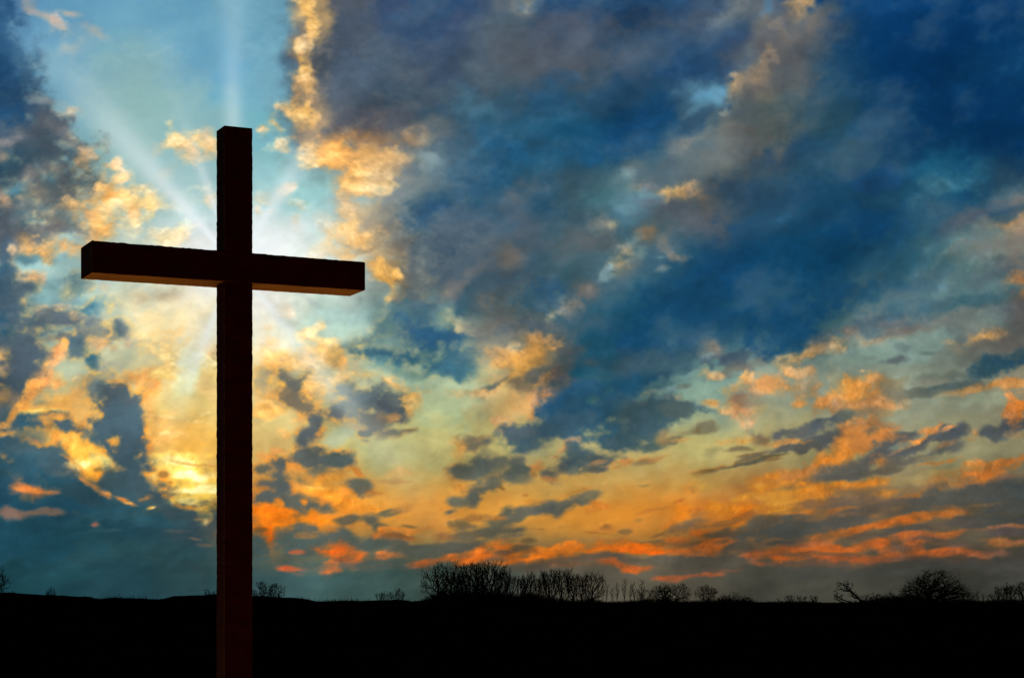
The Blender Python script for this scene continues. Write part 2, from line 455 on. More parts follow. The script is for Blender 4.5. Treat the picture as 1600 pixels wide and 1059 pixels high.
w -4.0 165.0 5.5 6.4 20 100 96 88 0.7
w -11.4 171.4 8.2 2.7 30 84 98 110 0.5
w -12.3 142.1 6.4 3.7 0 108 108 104 0.7
d -46.1 136.6 11.0 4.6 10 52 96 122 0.9
d -57.1 132.9 10.1 4.6 25 76 114 118 0.9
d -62.6 136.6 4.6 1.8 30 108 140 140 0.6
w -55.3 129.3 11.9 4.6 0 82 120 128 0.7
d -72.7 124.7 6.4 3.1 -10 84 114 122 0.85
d -66.3 116.5 13.7 4.6 -10 60 102 120 1
w -68.1 121.0 10.1 2.7 -10 88 124 128 0.8
d -35.2 124.7 16.5 8.2 5 35 89 126 1
d -46.1 115.6 18.3 5.5 0 46 96 120 1
d -26.9 110.1 11.9 5.5 15 46 96 116 0.95
d -22.3 114.6 11.0 4.6 20 56 102 122 0.8
w -57.1 122.9 7.3 1.8 10 116 148 140 0.5
w -42.5 114.6 11.0 1.8 0 72 120 128 0.5
w -57.1 109.1 11.9 3.7 -5 128 164 152 0.8
w -44.3 107.3 13.7 2.4 -10 96 132 127 0.6
s -64.5 106.4 8.2 2.2 -10 164 184 152 0.6
s -33.3 101.8 14.6 2.7 0 156 180 154 0.7
s -45.2 100.0 6.4 4.6 -20 152 180 156 0.6
w -34.2 133.9 5.5 4.6 -30 116 152 140 0.9
l -28.7 132.9 4.6 3.1 -35 180 176 140 0.7
l -25.1 129.7 4.2 1.8 20 204 180 124 0.85
l -15.9 127.5 4.0 2.2 0 180 168 136 0.8
w -18.7 130.2 11.0 3.7 -10 140 140 124 0.7
w -7.7 129.3 8.2 5.5 20 108 108 104 0.7
d -17.8 132.9 5.5 2.7 10 80 108 116 0.5
w -5.9 123.8 8.2 3.7 20 124 124 116 0.7
w -8.6 118.3 8.2 4.6 20 140 140 120 0.7
l -5.9 114.6 6.4 4.6 20 220 160 92 0.95
l -8.6 111.0 3.7 2.7 0 232 176 100 0.85
w -13.2 107.3 5.5 4.6 10 168 168 128 0.6
l -9.5 105.5 5.5 1.8 20 208 164 104 0.8
d -9.5 101.4 10.1 2.4 20 92 107 104 1
d -3.1 103.7 5.5 3.7 20 108 108 100 0.8
m -24.2 99.1 5.5 1.5 0 124 124 100 0.7
l -17.8 98.6 11.0 1.8 5 220 158 98 0.9
l -4.0 97.7 5.5 3.7 10 224 164 104 0.9
w -7.7 92.7 11.0 1.8 0 216 180 120 0.7
w -115.7 138.4 11.0 4.6 0 232 224 204 0.8
w -115.7 142.1 8.2 3.7 0 242 236 220 0.6
l -107.5 137.5 2.9 3.1 -20 236 198 148 0.8
w -111.1 139.4 5.5 1.8 -20 200 200 184 0.6
w -105.6 132.0 5.5 1.8 -35 168 174 160 0.8
w -96.5 142.1 5.5 1.3 -30 160 176 168 0.6
w -79.1 137.5 2.7 2.7 30 156 164 156 0.6
w -88.3 132.9 5.5 1.3 30 144 168 164 0.5
l -91.0 130.7 2.0 2.4 0 232 200 140 0.85
s -78.2 129.3 10.1 5.5 10 172 200 184 0.8
s -81.8 136.6 11.0 4.6 0 164 196 188 0.7
l -116.6 130.2 3.7 1.8 0 236 208 160 0.8
l -98.3 125.6 4.6 3.1 -10 244 200 128 0.95
l -88.3 122.9 6.4 2.2 5 240 196 124 0.95
l -91.9 122.0 4.6 2.2 10 234 184 112 0.9
l -117.6 121.0 5.5 5.5 20 242 192 120 0.95
w -108.4 122.0 4.6 3.7 0 220 216 188 0.7
l -111.1 112.8 8.2 4.6 20 240 174 88 0.95
l -115.7 110.1 4.6 3.7 0 232 164 80 0.9
l -102.9 115.6 5.5 3.7 0 240 200 132 0.7
l -93.7 116.5 8.2 3.7 -10 240 182 104 0.95
l -91.0 111.9 5.5 3.7 -10 220 188 128 0.8
l -80.9 114.6 4.6 4.6 -40 234 166 88 0.95
m -84.6 115.6 3.7 5.5 -20 164 132 84 0.9
d -84.6 115.6 2.4 3.7 -20 144 128 96 0.6
w -73.6 111.9 2.7 3.7 -20 176 156 116 0.6
l -100.2 111.9 3.1 1.8 0 248 208 144 0.9
d -103.8 103.7 10.1 6.4 -20 106 108 100 1
d -106.6 96.3 8.2 4.6 -30 116 108 92 0.9
d -119.4 107.3 3.7 4.6 0 140 140 120 0.8
m -117.6 101.8 3.7 4.6 20 160 152 120 0.8
l -113.0 96.3 5.5 4.6 20 240 172 88 0.9
l -91.0 97.2 4.6 6.4 10 242 184 100 0.95
l -91.0 105.5 5.5 2.7 20 240 200 136 0.9
w -86.4 101.8 5.5 4.6 0 200 196 156 0.6
l -82.8 105.5 4.6 3.1 10 242 194 124 0.9
l -69.9 106.9 6.4 2.4 0 232 180 108 0.95
l -54.4 102.7 7.3 2.4 -15 230 174 100 0.95
l -39.7 99.5 2.2 1.3 0 216 176 112 0.8
l -45.2 95.4 4.6 4.6 20 236 164 80 0.95
l -48.0 92.7 3.7 2.4 0 240 176 96 0.9
d -64.5 97.2 14.6 6.4 -5 92 107 110 1
d -57.1 93.6 8.2 4.6 0 84 95 104 1
d -73.6 94.5 8.2 4.6 20 116 132 132 0.8
d -81.8 92.7 5.5 2.2 20 104 118 124 0.8
w -81.8 97.2 4.6 3.7 40 144 160 148 0.8
w 5.5 173.2 8.2 8.2 10 84 94 104 0.7
w 1.8 163.2 5.5 3.7 0 120 112 104 0.7
w 6.4 180.6 5.5 3.7 -40 76 92 108 0.5
w 36.6 172.3 11.0 5.5 20 92 98 100 0.8
w 43.0 180.6 5.5 3.3 -20 148 136 120 0.8
l 47.1 179.6 3.3 2.4 -10 196 160 108 0.85
w 57.7 184.2 11.9 4.6 10 78 124 144 0.8
s 54.9 186.0 5.5 1.8 0 106 152 164 0.5
w 82.4 184.2 14.6 5.5 -5 100 100 108 0.8
w 75.1 177.8 7.3 5.5 0 80 100 108 0.6
l 62.3 174.6 4.6 2.4 30 176 132 88 0.9
w 63.2 174.1 6.4 4.6 30 116 108 92 0.7
w 55.8 170.9 4.6 2.2 35 108 140 148 0.8
w 54.0 164.1 5.5 5.5 40 140 140 124 0.8
l 51.3 161.3 5.5 4.0 35 188 164 120 0.9
l 54.0 165.9 3.1 3.3 30 168 156 128 0.7
l 43.9 155.8 3.7 1.8 50 144 168 156 0.85
w 54.9 157.7 4.6 3.1 20 156 124 92 0.7
w 60.4 165.9 2.7 2.7 0 120 148 140 0.6
w 73.2 166.8 5.5 6.4 -20 96 116 124 0.6
l 70.5 163.0 2.7 1.1 0 128 172 184 0.9
l 76.9 163.2 4.6 2.2 0 160 136 112 0.8
l 71.0 157.7 3.7 1.5 10 136 140 132 0.7
w 71.4 169.6 1.8 3.7 20 124 124 116 0.6
w 58.6 153.1 14.6 5.5 -10 68 108 122 0.7
w 49.4 144.9 8.2 2.7 20 60 108 122 0.5
w 51.3 136.6 18.3 3.7 20 46 96 120 0.5
w 32.0 147.6 5.5 4.6 40 128 108 96 0.8
l 32.0 149.4 2.7 2.2 20 148 140 120 0.6
l 22.0 138.4 6.0 3.7 25 168 156 128 0.9
l 18.3 135.7 3.1 2.4 30 184 176 140 0.8
l 27.5 139.4 4.6 3.1 20 156 124 100 0.75
w 17.4 131.1 5.5 3.7 -30 108 104 96 0.7
w 30.2 132.9 11.0 3.7 0 72 96 108 0.6
d 11.0 142.1 14.6 5.5 0 51 92 116 0.8
d 18.3 149.4 8.2 4.6 10 42 88 122 0.8
d 9.2 130.2 11.0 3.7 10 70 88 106 0.7
d 91.5 142.1 30.2 14.6 15 16 74 116 0.8
d 105.3 165.0 14.6 14.6 0 17 74 120 0.7
d 64.1 122.0 14.6 5.5 0 20 78 120 0.8
d 54.9 101.8 22.0 6.4 5 28 84 118 0.9
d 32.0 100.0 12.8 8.2 0 44 86 112 0.8
w 58.6 111.9 25.6 5.5 5 60 88 104 0.8
w 34.8 114.6 6.4 3.7 0 106 92 84 0.5
w 91.5 124.7 18.3 5.5 10 42 84 112 0.6
w 24.7 120.1 8.2 6.4 0 108 100 96 0.8
w 21.1 110.1 8.2 7.3 10 108 94 88 0.8
l 7.3 120.1 10.1 4.0 20 220 156 84 0.95
l 4.6 111.9 8.2 6.4 20 236 169 78 0.95
l 10.1 124.7 8.2 2.4 10 180 136 88 0.8
l 1.8 122.0 3.7 2.7 20 200 176 128 0.7
w 5.5 116.5 9.2 5.5 20 208 152 80 0.7
d 11.0 107.3 5.5 4.0 20 106 108 102 0.95
l 16.0 105.5 4.0 2.4 50 216 152 88 0.9
l 10.1 101.8 4.6 1.6 0 216 158 88 0.7
d 3.7 102.7 5.5 3.1 -10 116 108 92 0.8
l 12.8 95.4 10.1 3.7 10 220 144 88 0.95
l 18.3 97.2 4.6 3.7 20 216 138 84 0.9
w 3.7 92.7 5.5 2.7 0 208 184 120 0.8
w 24.7 100.0 5.5 7.3 20 92 90 92 0.7
w 95.2 120.1 5.5 4.6 20 124 120 112 0.8
l 95.2 121.0 3.7 2.4 0 148 132 112 0.6
l 92.5 116.5 2.4 1.8 30 124 152 152 0.8
d 103.5 114.6 11.0 3.7 12 60 78 96 0.8
w 103.5 111.0 12.8 2.4 12 116 108 96 0.8
s 87.0 108.2 11.0 2.2 18 116 148 136 0.8
s 91.5 100.0 14.6 5.5 5 131 158 140 0.9
w 71.4 101.8 11.0 2.4 20 90 124 124 0.8
l 75.1 100.9 7.3 1.5 15 128 152 140 0.6
m 81.5 102.3 3.7 1.3 10 100 108 96 0.7
w 65.9 97.2 8.2 1.8 15 124 148 140 0.6
l 63.2 98.6 3.7 0.9 20 160 152 120 0.5
l 76.9 96.3 4.6 1.5 0 168 140 104 0.7
l 95.2 107.3 4.6 1.8 -10 208 160 104 0.85
l 104.4 100.9 6.0 4.0 20 232 160 80 0.95
l 110.8 105.9 2.4 2.4 0 236 174 96 0.9
l 113.5 101.8 4.6 3.1 0 200 144 92 0.85
m 108.0 97.2 4.6 3.7 0 144 116 96 0.8
l 96.1 94.5 4.6 1.6 0 232 156 84 0.9
l 108.9 93.6 4.6 2.4 0 208 140 92 0.85
l 119.9 104.6 2.7 2.2 0 216 156 92 0.8
d 82.4 92.7 10.1 1.8 0 63 95 110 0.8
d 56.8 92.7 14.6 2.7 0 78 90 102 0.7
w 126.7 181.5 11.9 5.5 10 44 92 124 0.8
l 126.7 181.0 5.5 1.8 15 60 104 128 0.4
d 139.5 160.4 22.0 18.3 10 12 74 114 0.8
d 130.4 131.1 18.3 11.9 10 17 74 114 0.9
d 172.5 178.7 12.8 10.1 10 10 68 116 0.8
d 148.7 142.1 22.0 8.2 10 18 74 114 0.8
w 194.5 182.4 11.0 5.5 10 44 92 120 0.7
w 212.8 178.7 10.1 4.6 20 76 92 108 0.8
w 221.9 182.4 11.0 3.7 20 92 96 104 0.7
d 230.2 184.2 11.0 2.2 20 40 79 116 0.7
w 233.8 176.0 11.9 5.5 10 132 120 104 0.9
l 234.7 177.8 6.4 4.0 10 208 148 88 0.9
l 240.2 176.9 4.6 5.5 0 184 140 100 0.7
w 229.2 172.3 10.1 5.5 15 124 124 116 0.8
w 216.4 168.7 14.6 4.6 25 92 124 128 0.9
l 216.4 168.7 8.2 2.2 20 108 148 152 0.6
l 209.1 166.8 5.5 1.5 30 140 148 124 0.6
w 218.3 164.1 11.0 3.7 20 116 124 116 0.8
w 197.2 161.3 10.1 3.7 35 74 116 128 0.8
w 185.3 159.5 13.7 5.5 30 44 96 120 0.7
w 172.5 160.4 18.3 5.5 25 39 88 114 0.6
w 196.3 165.9 2.7 1.8 40 92 132 144 0.5
l 191.2 154.5 3.7 1.8 30 92 132 136 0.6
w 199.9 155.8 11.0 5.5 15 60 100 112 0.6
d 203.6 154.9 8.2 3.7 20 51 94 112 0.7
w 212.8 149.4 22.0 6.4 20 76 116 120 0.8
w 205.4 144.9 14.6 4.6 10 80 120 124 0.8
l 206.4 148.5 8.2 2.2 30 104 140 136 0.5
l 200.9 143.9 4.6 2.2 20 108 144 138 0.5
l 223.7 157.7 8.2 2.4 25 112 144 140 0.6
w 233.8 163.2 10.1 3.7 20 124 128 120 0.7
d 229.2 154.9 13.7 4.0 20 76 96 104 0.8
d 233.8 159.5 7.3 2.4 20 84 92 100 0.7
w 185.3 149.4 11.9 3.7 10 36 88 122 0.6
l 239.3 150.3 5.5 5.5 10 216 132 68 0.95
l 234.7 150.3 3.7 3.7 0 168 128 88 0.7
w 238.4 144.9 6.4 4.6 0 128 108 84 0.8
w 227.4 144.9 5.5 4.6 10 92 124 128 0.7
d 203.6 137.5 22.9 4.6 8 52 96 110 0.9
d 212.8 139.4 18.3 3.7 15 60 100 110 0.8
d 178.0 129.3 16.5 4.6 8 54 86 106 0.9
w 187.1 139.4 11.9 5.5 10 52 102 122 0.7
d 226.5 136.6 10.1 3.7 10 74 94 100 0.8
d 238.4 136.6 7.3 5.5 10 92 92 92 0.8
w 203.6 132.9 17.4 2.4 8 124 128 120 0.8
w 185.3 127.5 13.7 2.7 5 132 108 92 0.7
l 175.2 122.9 10.1 2.4 5 168 140 100 0.8
l 148.7 122.0 8.2 3.1 10 176 140 96 0.85
l 159.7 127.5 4.6 2.7 -10 140 116 100 0.8
l 153.3 120.1 3.7 1.8 0 184 152 104 0.7
w 138.6 118.3 7.3 1.8 20 148 124 92 0.7
l 136.8 116.5 5.5 1.8 20 192 148 92 0.8
l 128.5 114.6 4.6 2.7 30 184 148 92 0.8
d 150.5 126.5 11.0 2.7 10 79 96 104 0.6
s 176.1 116.5 23.8 4.6 5 126 151 140 0.85
s 196.3 123.8 14.6 5.5 8 124 149 140 0.85
s 157.8 113.7 11.0 2.7 0 138 156 140 0.7
m 179.8 114.2 4.6 1.6 8 92 104 104 0.95
m 184.4 120.6 2.7 1.5 0 104 122 120 0.8
m 197.7 117.8 3.1 0.7 0 100 120 111 0.8
m 170.6 115.6 2.7 0.9 0 120 132 124 0.5
w 224.7 132.9 6.4 3.7 10 112 132 124 0.7
w 218.3 128.4 5.5 5.5 10 124 132 124 0.8
l 226.5 127.0 7.3 2.9 10 188 144 96 0.95
l 222.8 125.6 4.6 2.4 0 204 156 92 0.8
l 214.6 122.9 6.4 1.3 0 160 140 104 0.8
w 211.8 120.1 3.7 2.7 0 156 136 104 0.6
d 224.7 119.2 11.9 4.6 15 108 108 100 0.9
d 236.6 124.7 9.2 4.6 10 104 102 96 0.8
w 238.4 129.3 5.5 5.5 10 96 96 92 0.7
w 217.3 114.6 7.3 4.6 0 112 118 108 0.7
d 232.0 112.8 15.6 4.0 14 44 84 104 1
d 223.7 108.2 11.9 3.7 10 52 88 102 1
d 203.6 106.4 12.8 2.4 8 108 116 104 0.8
m 197.2 103.7 8.2 1.1 6 132 132 116 0.7
d 209.1 101.4 15.6 1.6 5 80 96 95 0.9
d 189.9 100.4 5.5 1.3 0 92 100 92 0.8
d 199.0 98.6 10.1 0.9 3 95 105 96 0.8
w 212.8 105.0 7.3 1.8 0 104 116 108 0.7
l 226.5 101.4 11.9 1.8 10 196 136 72 0.95
l 234.7 104.6 4.6 1.8 10 204 140 76 0.9
l 217.3 99.1 9.2 1.5 5 184 136 80 0.8
w 208.2 97.7 5.5 1.1 0 180 148 100 0.7
s 226.5 94.5 16.5 2.7 3 150 160 132 0.8
l 240.2 93.6 3.7 4.0 0 240 140 60 1
l 236.1 93.6 1.6 3.3 -10 232 146 76 0.95
l 165.2 102.7 11.0 5.1 0 220 148 68 0.95
l 157.8 102.3 4.6 4.2 0 232 154 68 0.95
l 164.2 107.3 5.5 2.7 10 237 164 76 0.95
l 170.6 106.9 5.5 3.1 -10 232 164 92 0.9
l 167.0 97.2 6.4 5.5 -20 224 146 63 0.95
l 172.5 100.0 5.5 5.5 0 200 132 68 0.9
m 176.1 102.7 4.2 5.5 0 140 120 88 0.9
m 179.8 100.9 4.6 4.6 0 124 120 100 0.8
m 169.7 94.5 5.5 3.7 0 160 120 80 0.7
m 181.6 104.6 5.5 1.6 10 140 132 100 0.6
l 166.1 109.5 3.7 0.9 0 244 188 116 0.9
l 157.8 107.3 2.0 1.8 0 232 164 80 0.9
w 153.3 105.5 2.7 4.6 20 168 160 120 0.6
w 184.4 100.0 5.5 1.8 -10 116 116 100 0.6
l 185.3 93.6 2.4 1.8 0 184 148 100 0.6
l 134.9 109.1 6.4 1.8 0 224 160 92 0.9
l 126.7 102.7 6.4 3.7 -5 216 148 80 0.9
l 139.5 105.5 5.5 4.6 20 180 148 108 0.6
l 143.2 100.9 3.1 3.1 0 208 144 80 0.8
l 137.7 99.1 5.5 1.8 10 200 148 92 0.7
l 134.9 93.6 3.1 2.2 0 224 152 80 0.9
l 145.9 93.6 6.4 3.7 10 228 152 74 0.95
w 121.2 104.6 3.7 2.7 0 200 144 88 0.8
d -236.9 95.1 8.2 3.7 0 106 108 108 0.8
d -240.6 91.5 5.5 3.7 0 74 102 112 0.8
l -230.5 92.4 2.4 4.6 -20 244 156 72 0.9
w -215.0 91.5 18.3 6.4 0 244 176 92 0.95
l -215.0 95.1 11.9 2.2 0 250 191 96 0.9
l -225.0 90.4 8.2 1.3 0 255 232 132 0.95
l -224.1 87.8 5.5 2.4 -10 252 212 104 0.95
w -201.2 89.6 6.4 9.2 20 240 184 104 0.8
d -231.4 86.0 11.9 4.2 -15 54 95 116 1
d -238.8 87.8 5.5 3.7 -20 68 96 108 0.9
d -223.7 83.7 5.5 3.1 -10 86 102 108 0.9
m -220.5 85.1 2.7 5.5 10 168 124 76 0.8
l -221.4 80.5 4.6 3.7 20 192 140 80 0.8
l -241.5 84.2 2.7 1.8 0 216 156 92 0.8
d -210.4 84.2 8.8 4.2 -15 78 102 112 1
d -204.9 81.4 3.7 3.1 0 86 100 104 0.9
l -212.2 88.3 4.6 0.9 0 180 128 80 0.7
l -203.1 85.1 1.6 3.7 -30 200 140 84 0.8
l -236.9 80.5 9.2 1.8 -8 200 150 88 0.95
l -208.6 75.9 15.6 4.6 -20 244 168 76 1
l -198.5 71.3 9.2 5.5 -30 252 184 80 1
l -200.3 74.1 11.0 3.7 -20 255 191 88 0.9
l -212.2 77.3 8.2 2.2 -15 240 160 76 0.9
l -192.5 69.5 4.6 3.7 -20 255 202 92 1
l -198.5 65.8 8.2 2.7 0 255 240 144 1
l -193.0 66.8 4.6 3.1 20 255 220 112 1
l -199.4 62.6 4.6 3.7 -40 252 160 60 0.95
l -194.8 60.3 4.6 3.7 -30 252 176 64 0.95
l -226.4 76.4 3.7 2.7 -20 204 144 96 0.9
d -236.0 72.3 10.1 6.4 -15 60 99 116 1
d -239.7 75.0 5.5 3.7 0 52 96 122 0.9
d -227.8 65.8 20.1 8.2 -20 54 95 112 1
d -215.9 70.4 7.3 5.1 -30 76 100 104 1
d -212.2 62.2 11.0 4.6 -30 74 96 104 1
d -233.3 58.5 18.3 9.2 0 44 90 112 1
d -212.2 53.9 23.8 6.4 -25 42 90 110 1
m -241.1 70.9 1.8 2.7 -30 240 156 68 0.95
m -211.3 62.6 4.6 1.5 15 168 136 108 0.8
l -211.3 61.7 1.8 0.7 30 208 164 120 0.8
l -225.0 75.0 2.7 0.9 -20 200 140 92 0.7
d -187.5 91.5 11.0 8.2 0 90 106 112 1
d -175.6 90.6 5.5 4.2 0 84 98 104 1
d -185.7 83.2 10.1 10.1 0 76 102 114 1
d -193.0 80.5 6.4 4.6 10 72 104 118 0.95
d -182.0 73.2 10.1 10.1 0 76 100 112 1
d -183.8 66.8 10.1 8.2 0 68 96 108 1
l -171.0 91.5 3.7 6.4 -10 240 154 76 0.95
l -168.3 86.9 2.4 2.7 0 160 120 80 0.9
l -172.8 94.2 2.7 3.7 -20 248 172 96 0.9
w -154.5 91.5 14.6 5.5 0 228 200 120 0.9
w -146.3 88.7 8.2 7.3 0 216 192 120 0.6
w -154.5 78.7 16.5 8.2 -5 244 190 96 0.95
l -169.2 79.6 8.2 5.5 -30 246 180 92 0.95
l -175.6 79.6 2.6 6.4 0 240 160 80 1
l -154.5 86.0 16.5 0.7 -8 244 208 128 0.8
l -160.0 78.7 14.6 1.1 -8 252 204 120 0.7
l -146.3 88.7 8.2 0.7 20 240 212 136 0.6
w -150.0 72.3 14.6 4.6 0 240 180 84 0.9
l -172.8 72.3 3.1 3.7 -20 232 152 72 0.95
l -167.4 69.0 4.6 1.5 -10 255 224 112 0.95
l -153.6 58.5 15.6 10.1 0 255 216 104 1
l -154.5 64.9 13.7 2.7 -6 255 228 120 1
l -160.0 66.8 9.2 1.8 -5 255 242 160 1
l -150.9 58.5 11.9 1.5 0 253 200 96 0.7
l -149.0 60.3 11.0 1.3 2 255 240 176 0.9
l -151.8 53.9 11.9 1.8 3 255 252 184 0.95
l -150.9 56.7 10.1 0.8 0 244 204 120 0.7
l -155.5 49.4 8.2 2.4 10 255 245 160 1
l -146.3 48.4 6.4 2.7 20 255 236 128 1
m -148.1 65.4 11.9 0.5 -8 200 152 88 0.8
l -165.5 64.9 4.6 3.7 -30 252 200 96 1
l -167.4 61.3 4.2 2.7 0 248 176 72 0.95
d -164.6 60.2 2.4 2.0 0 176 128 60 0.95
d -162.3 56.7 1.5 0.9 0 184 132 64 0.8
d -163.0 64.2 1.5 1.1 0 200 148 72 0.7
d -196.6 62.9 2.0 1.3 10 156 124 64 0.9
d -192.5 64.9 1.5 0.9 0 176 136 64 0.8
d -191.2 60.3 4.6 2.4 30 92 100 88 0.9
d -172.8 61.3 5.5 8.2 20 84 96 92 0.95
d -176.5 58.5 11.9 10.1 0 68 96 106 1
d -189.3 55.8 8.2 5.5 0 70 96 104 1
d -166.4 51.2 11.0 7.3 -30 70 95 102 1
d -158.2 44.8 11.9 5.5 -20 70 96 102 1
d -143.6 42.0 8.2 6.4 20 82 92 90 1
l -158.7 47.1 4.6 1.3 -38 208 132 56 0.9
l -151.8 44.6 4.6 0.9 -10 232 152 56 0.9
l -164.6 50.3 1.8 1.8 -40 200 152 80 0.8
l -145.8 44.3 2.4 1.3 40 232 156 60 0.8
d -141.7 46.2 2.7 2.4 40 108 100 72 0.95
l -146.3 41.1 2.4 3.1 20 224 168 80 0.95
l -145.4 38.4 0.9 1.1 0 248 200 120 0.9
l -149.0 39.3 2.0 0.7 10 192 140 72 0.8
d -204.0 49.4 27.5 6.4 -10 44 92 110 1
d -187.5 43.0 30.2 7.3 -3 47 92 106 1
d -224.1 45.7 27.5 6.4 0 38 90 112 1
d -183.8 51.2 11.9 4.6 -15 60 94 106 1
l -196.6 53.9 7.3 1.1 -35 208 140 88 0.9
l -192.5 52.1 2.2 0.9 -25 236 176 120 0.95
l -202.1 57.6 2.7 0.9 -30 200 144 84 0.8
l -183.8 47.7 4.9 1.1 -22 255 154 80 1
l -182.5 47.1 2.4 0.6 -5 255 210 122 1
l -171.0 44.6 2.7 0.9 15 255 188 80 1
l -170.1 44.8 1.3 0.5 20 255 240 160 1
m -226.9 53.0 8.2 2.7 -10 208 124 76 0.95
l -225.0 52.6 6.0 1.3 -5 248 154 88 0.95
l -231.0 54.4 3.1 1.6 -30 236 140 84 0.95
l -235.1 59.9 3.7 1.8 -35 192 124 88 0.9
l -233.7 59.4 1.3 0.7 -20 240 156 104 0.9
m -235.1 42.0 7.3 2.4 0 156 116 96 0.85
m -219.1 43.0 6.4 1.6 -3 148 114 92 0.8
l -198.0 36.7 2.7 1.1 10 196 116 92 0.85
m -150.4 30.1 2.7 0.5 -10 156 116 96 0.7
m -145.4 27.2 3.7 0.8 -3 156 106 80 0.8
m -157.3 33.8 5.5 0.7 0 92 96 92 0.6
m -171.0 21.0 4.6 0.9 -5 76 96 88 0.5
m -196.6 32.9 11.0 0.7 0 60 96 104 0.5
d -187.5 23.7 64.1 5.5 0 47 88 95 0.7
d -228.7 25.6 22.9 8.2 0 31 84 104 0.8
w -115.7 86.9 11.9 5.5 0 208 192 128 0.8
w -115.7 79.6 11.9 5.5 10 204 176 112 0.7
l -115.7 90.6 8.2 2.7 10 248 184 96 0.95
l -93.7 96.1 5.5 5.5 20 244 176 88 0.95
l -100.2 89.6 5.5 2.7 30 240 172 96 0.9
d -102.9 95.1 7.3 3.1 -20 116 106 88 1
l -117.6 92.4 2.7 1.3 0 200 152 80 0.6
d -69.9 95.1 10.1 4.6 0 96 112 118 0.9
d -57.1 90.6 10.1 8.2 -20 84 95 102 1
d -65.4 86.9 7.3 5.5 -20 100 108 108 0.9
d -53.5 95.1 4.6 4.6 0 90 100 104 0.9
l -58.0 86.9 3.7 2.4 20 168 128 88 0.8
m -62.6 87.8 2.7 2.7 0 140 120 96 0.6
l -46.1 95.1 4.6 5.5 20 240 172 84 0.95
l -42.5 94.2 2.7 5.5 10 232 176 104 0.7
l -48.9 90.6 2.2 3.7 20 240 176 96 0.9
d -80.9 91.5 6.4 5.5 20 106 120 120 0.9
w -77.3 92.4 6.4 5.5 -40 128 140 132 0.7
d -84.6 88.7 6.4 4.6 20 92 100 104 0.95
d -94.7 82.3 9.2 4.2 35 92 100 104 1
d -99.2 78.7 5.5 5.1 20 92 101 104 1
l -88.7 82.3 3.7 1.3 30 232 164 88 0.95
l -106.6 79.6 3.1 2.7 0 244 180 104 0.8
s -82.8 78.7 10.1 4.6 10 180 188 152 0.85
s -77.3 81.4 5.5 3.7 0 168 180 148 0.7
d -69.0 80.0 4.2 2.2 5 106 116 112 0.95
d -69.0 76.6 3.1 1.6 0 116 128 120 0.85
m -73.6 83.2 4.6 1.3 0 200 168 124 0.6
d -57.1 79.6 5.5 2.7 0 106 112 108 0.9
d -49.8 79.6 6.0 1.8 15 120 112 92 0.95
l -46.1 81.9 2.7 1.1 20 152 116 76 0.8
w -60.8 77.7 4.6 1.3 0 140 140 116 0.6
s -49.8 71.3 16.5 6.4 0 192 189 132 0.7
s -31.5 87.8 15.6 10.1 0 168 188 144 0.8
w -33.3 73.2 9.2 11.9 10 192 182 120 0.7
w -3.1 94.2 5.5 5.5 0 220 184 112 0.8
l -3.1 85.1 5.5 3.7 0 200 148 100 0.8
l -115.7 69.5 5.5 2.7 20 236 156 84 0.85
l -110.2 72.3 3.7 1.8 0 228 156 92 0.85
d -118.5 63.1 4.6 3.3 0 108 106 88 1
d -110.2 65.8 5.5 4.0 -10 95 100 96 1
d -111.1 60.3 5.5 6.4 0 92 100 98 1
d -117.6 54.9 7.3 3.1 0 93 100 98 1
d -108.4 54.9 6.4 5.5 0 90 98 97 1
d -117.6 48.4 8.2 4.0 0 90 98 95 1
l -117.6 58.5 3.1 1.5 10 200 148 80 0.8
l -103.8 64.9 2.7 3.7 -20 228 160 80 0.95
l -102.0 61.3 3.7 2.7 -30 220 154 80 0.9
d -91.9 67.7 11.9 5.5 -5 92 102 100 1
d -80.9 66.8 8.2 5.1 -10 85 98 95 1
d -97.4 69.5 6.4 3.7 0 98 104 100 0.95
d -93.7 62.2 7.3 3.7 0 101 106 96 0.9
l -72.7 61.3 2.7 1.5 -40 216 124 52 0.9
l -75.4 63.1 2.7 1.1 0 220 140 64 0.8
m -89.2 60.3 4.6 1.3 10 160 128 80 0.7
w -97.4 57.6 6.4 2.7 -30 156 132 84 0.8
d -99.2 56.7 3.7 1.8 -30 124 116 92 0.7
l -87.3 57.6 10.1 2.4 10 240 156 60 0.9
l -91.0 53.0 11.9 2.2 -8 255 176 72 0.9
l -91.0 53.9 10.1 0.5 -8 255 208 112 0.8
l -84.6 50.3 14.6 2.2 -4 248 160 60 0.9
d -71.8 53.5 7.7 3.3 -6 100 104 92 1
d -69.9 51.2 6.4 2.2 -5 106 104 88 0.9
l -64.5 51.7 3.7 1.3 0 192 120 56 0.8
l -79.1 51.2 3.7 1.8 0 232 148 68 0.7
m -57.1 56.7 5.5 1.3 0 184 140 84 0.8
m -49.8 57.1 2.7 0.7 0 188 140 84 0.6
l -52.5 61.3 8.2 1.8 5 216 160 92 0.5
d -102.9 47.5 8.2 5.5 0 91 98 92 1
d -104.7 43.0 5.5 2.4 0 96 100 92 1
d -95.6 45.7 4.6 3.7 20 94 98 88 1
l -98.3 47.5 1.8 1.8 0 232 144 48 0.9
l -111.1 45.7 2.4 2.4 0 240 140 40 0.9
d -87.3 43.9 6.0 2.9 5 98 100 88 1
l -82.8 45.7 2.7 2.4 10 176 120 56 0.7
l -94.7 42.0 2.0 2.0 30 248 144 40 0.9
l -115.7 42.0 10.1 3.1 -5 248 124 28 1
l -115.7 38.4 9.2 4.6 0 255 138 32 1
l -104.7 38.4 11.9 3.1 -5 255 140 32 1
l -90.1 38.4 10.1 4.0 0 255 146 40 1
l -115.7 30.1 3.7 4.6 20 252 108 16 1
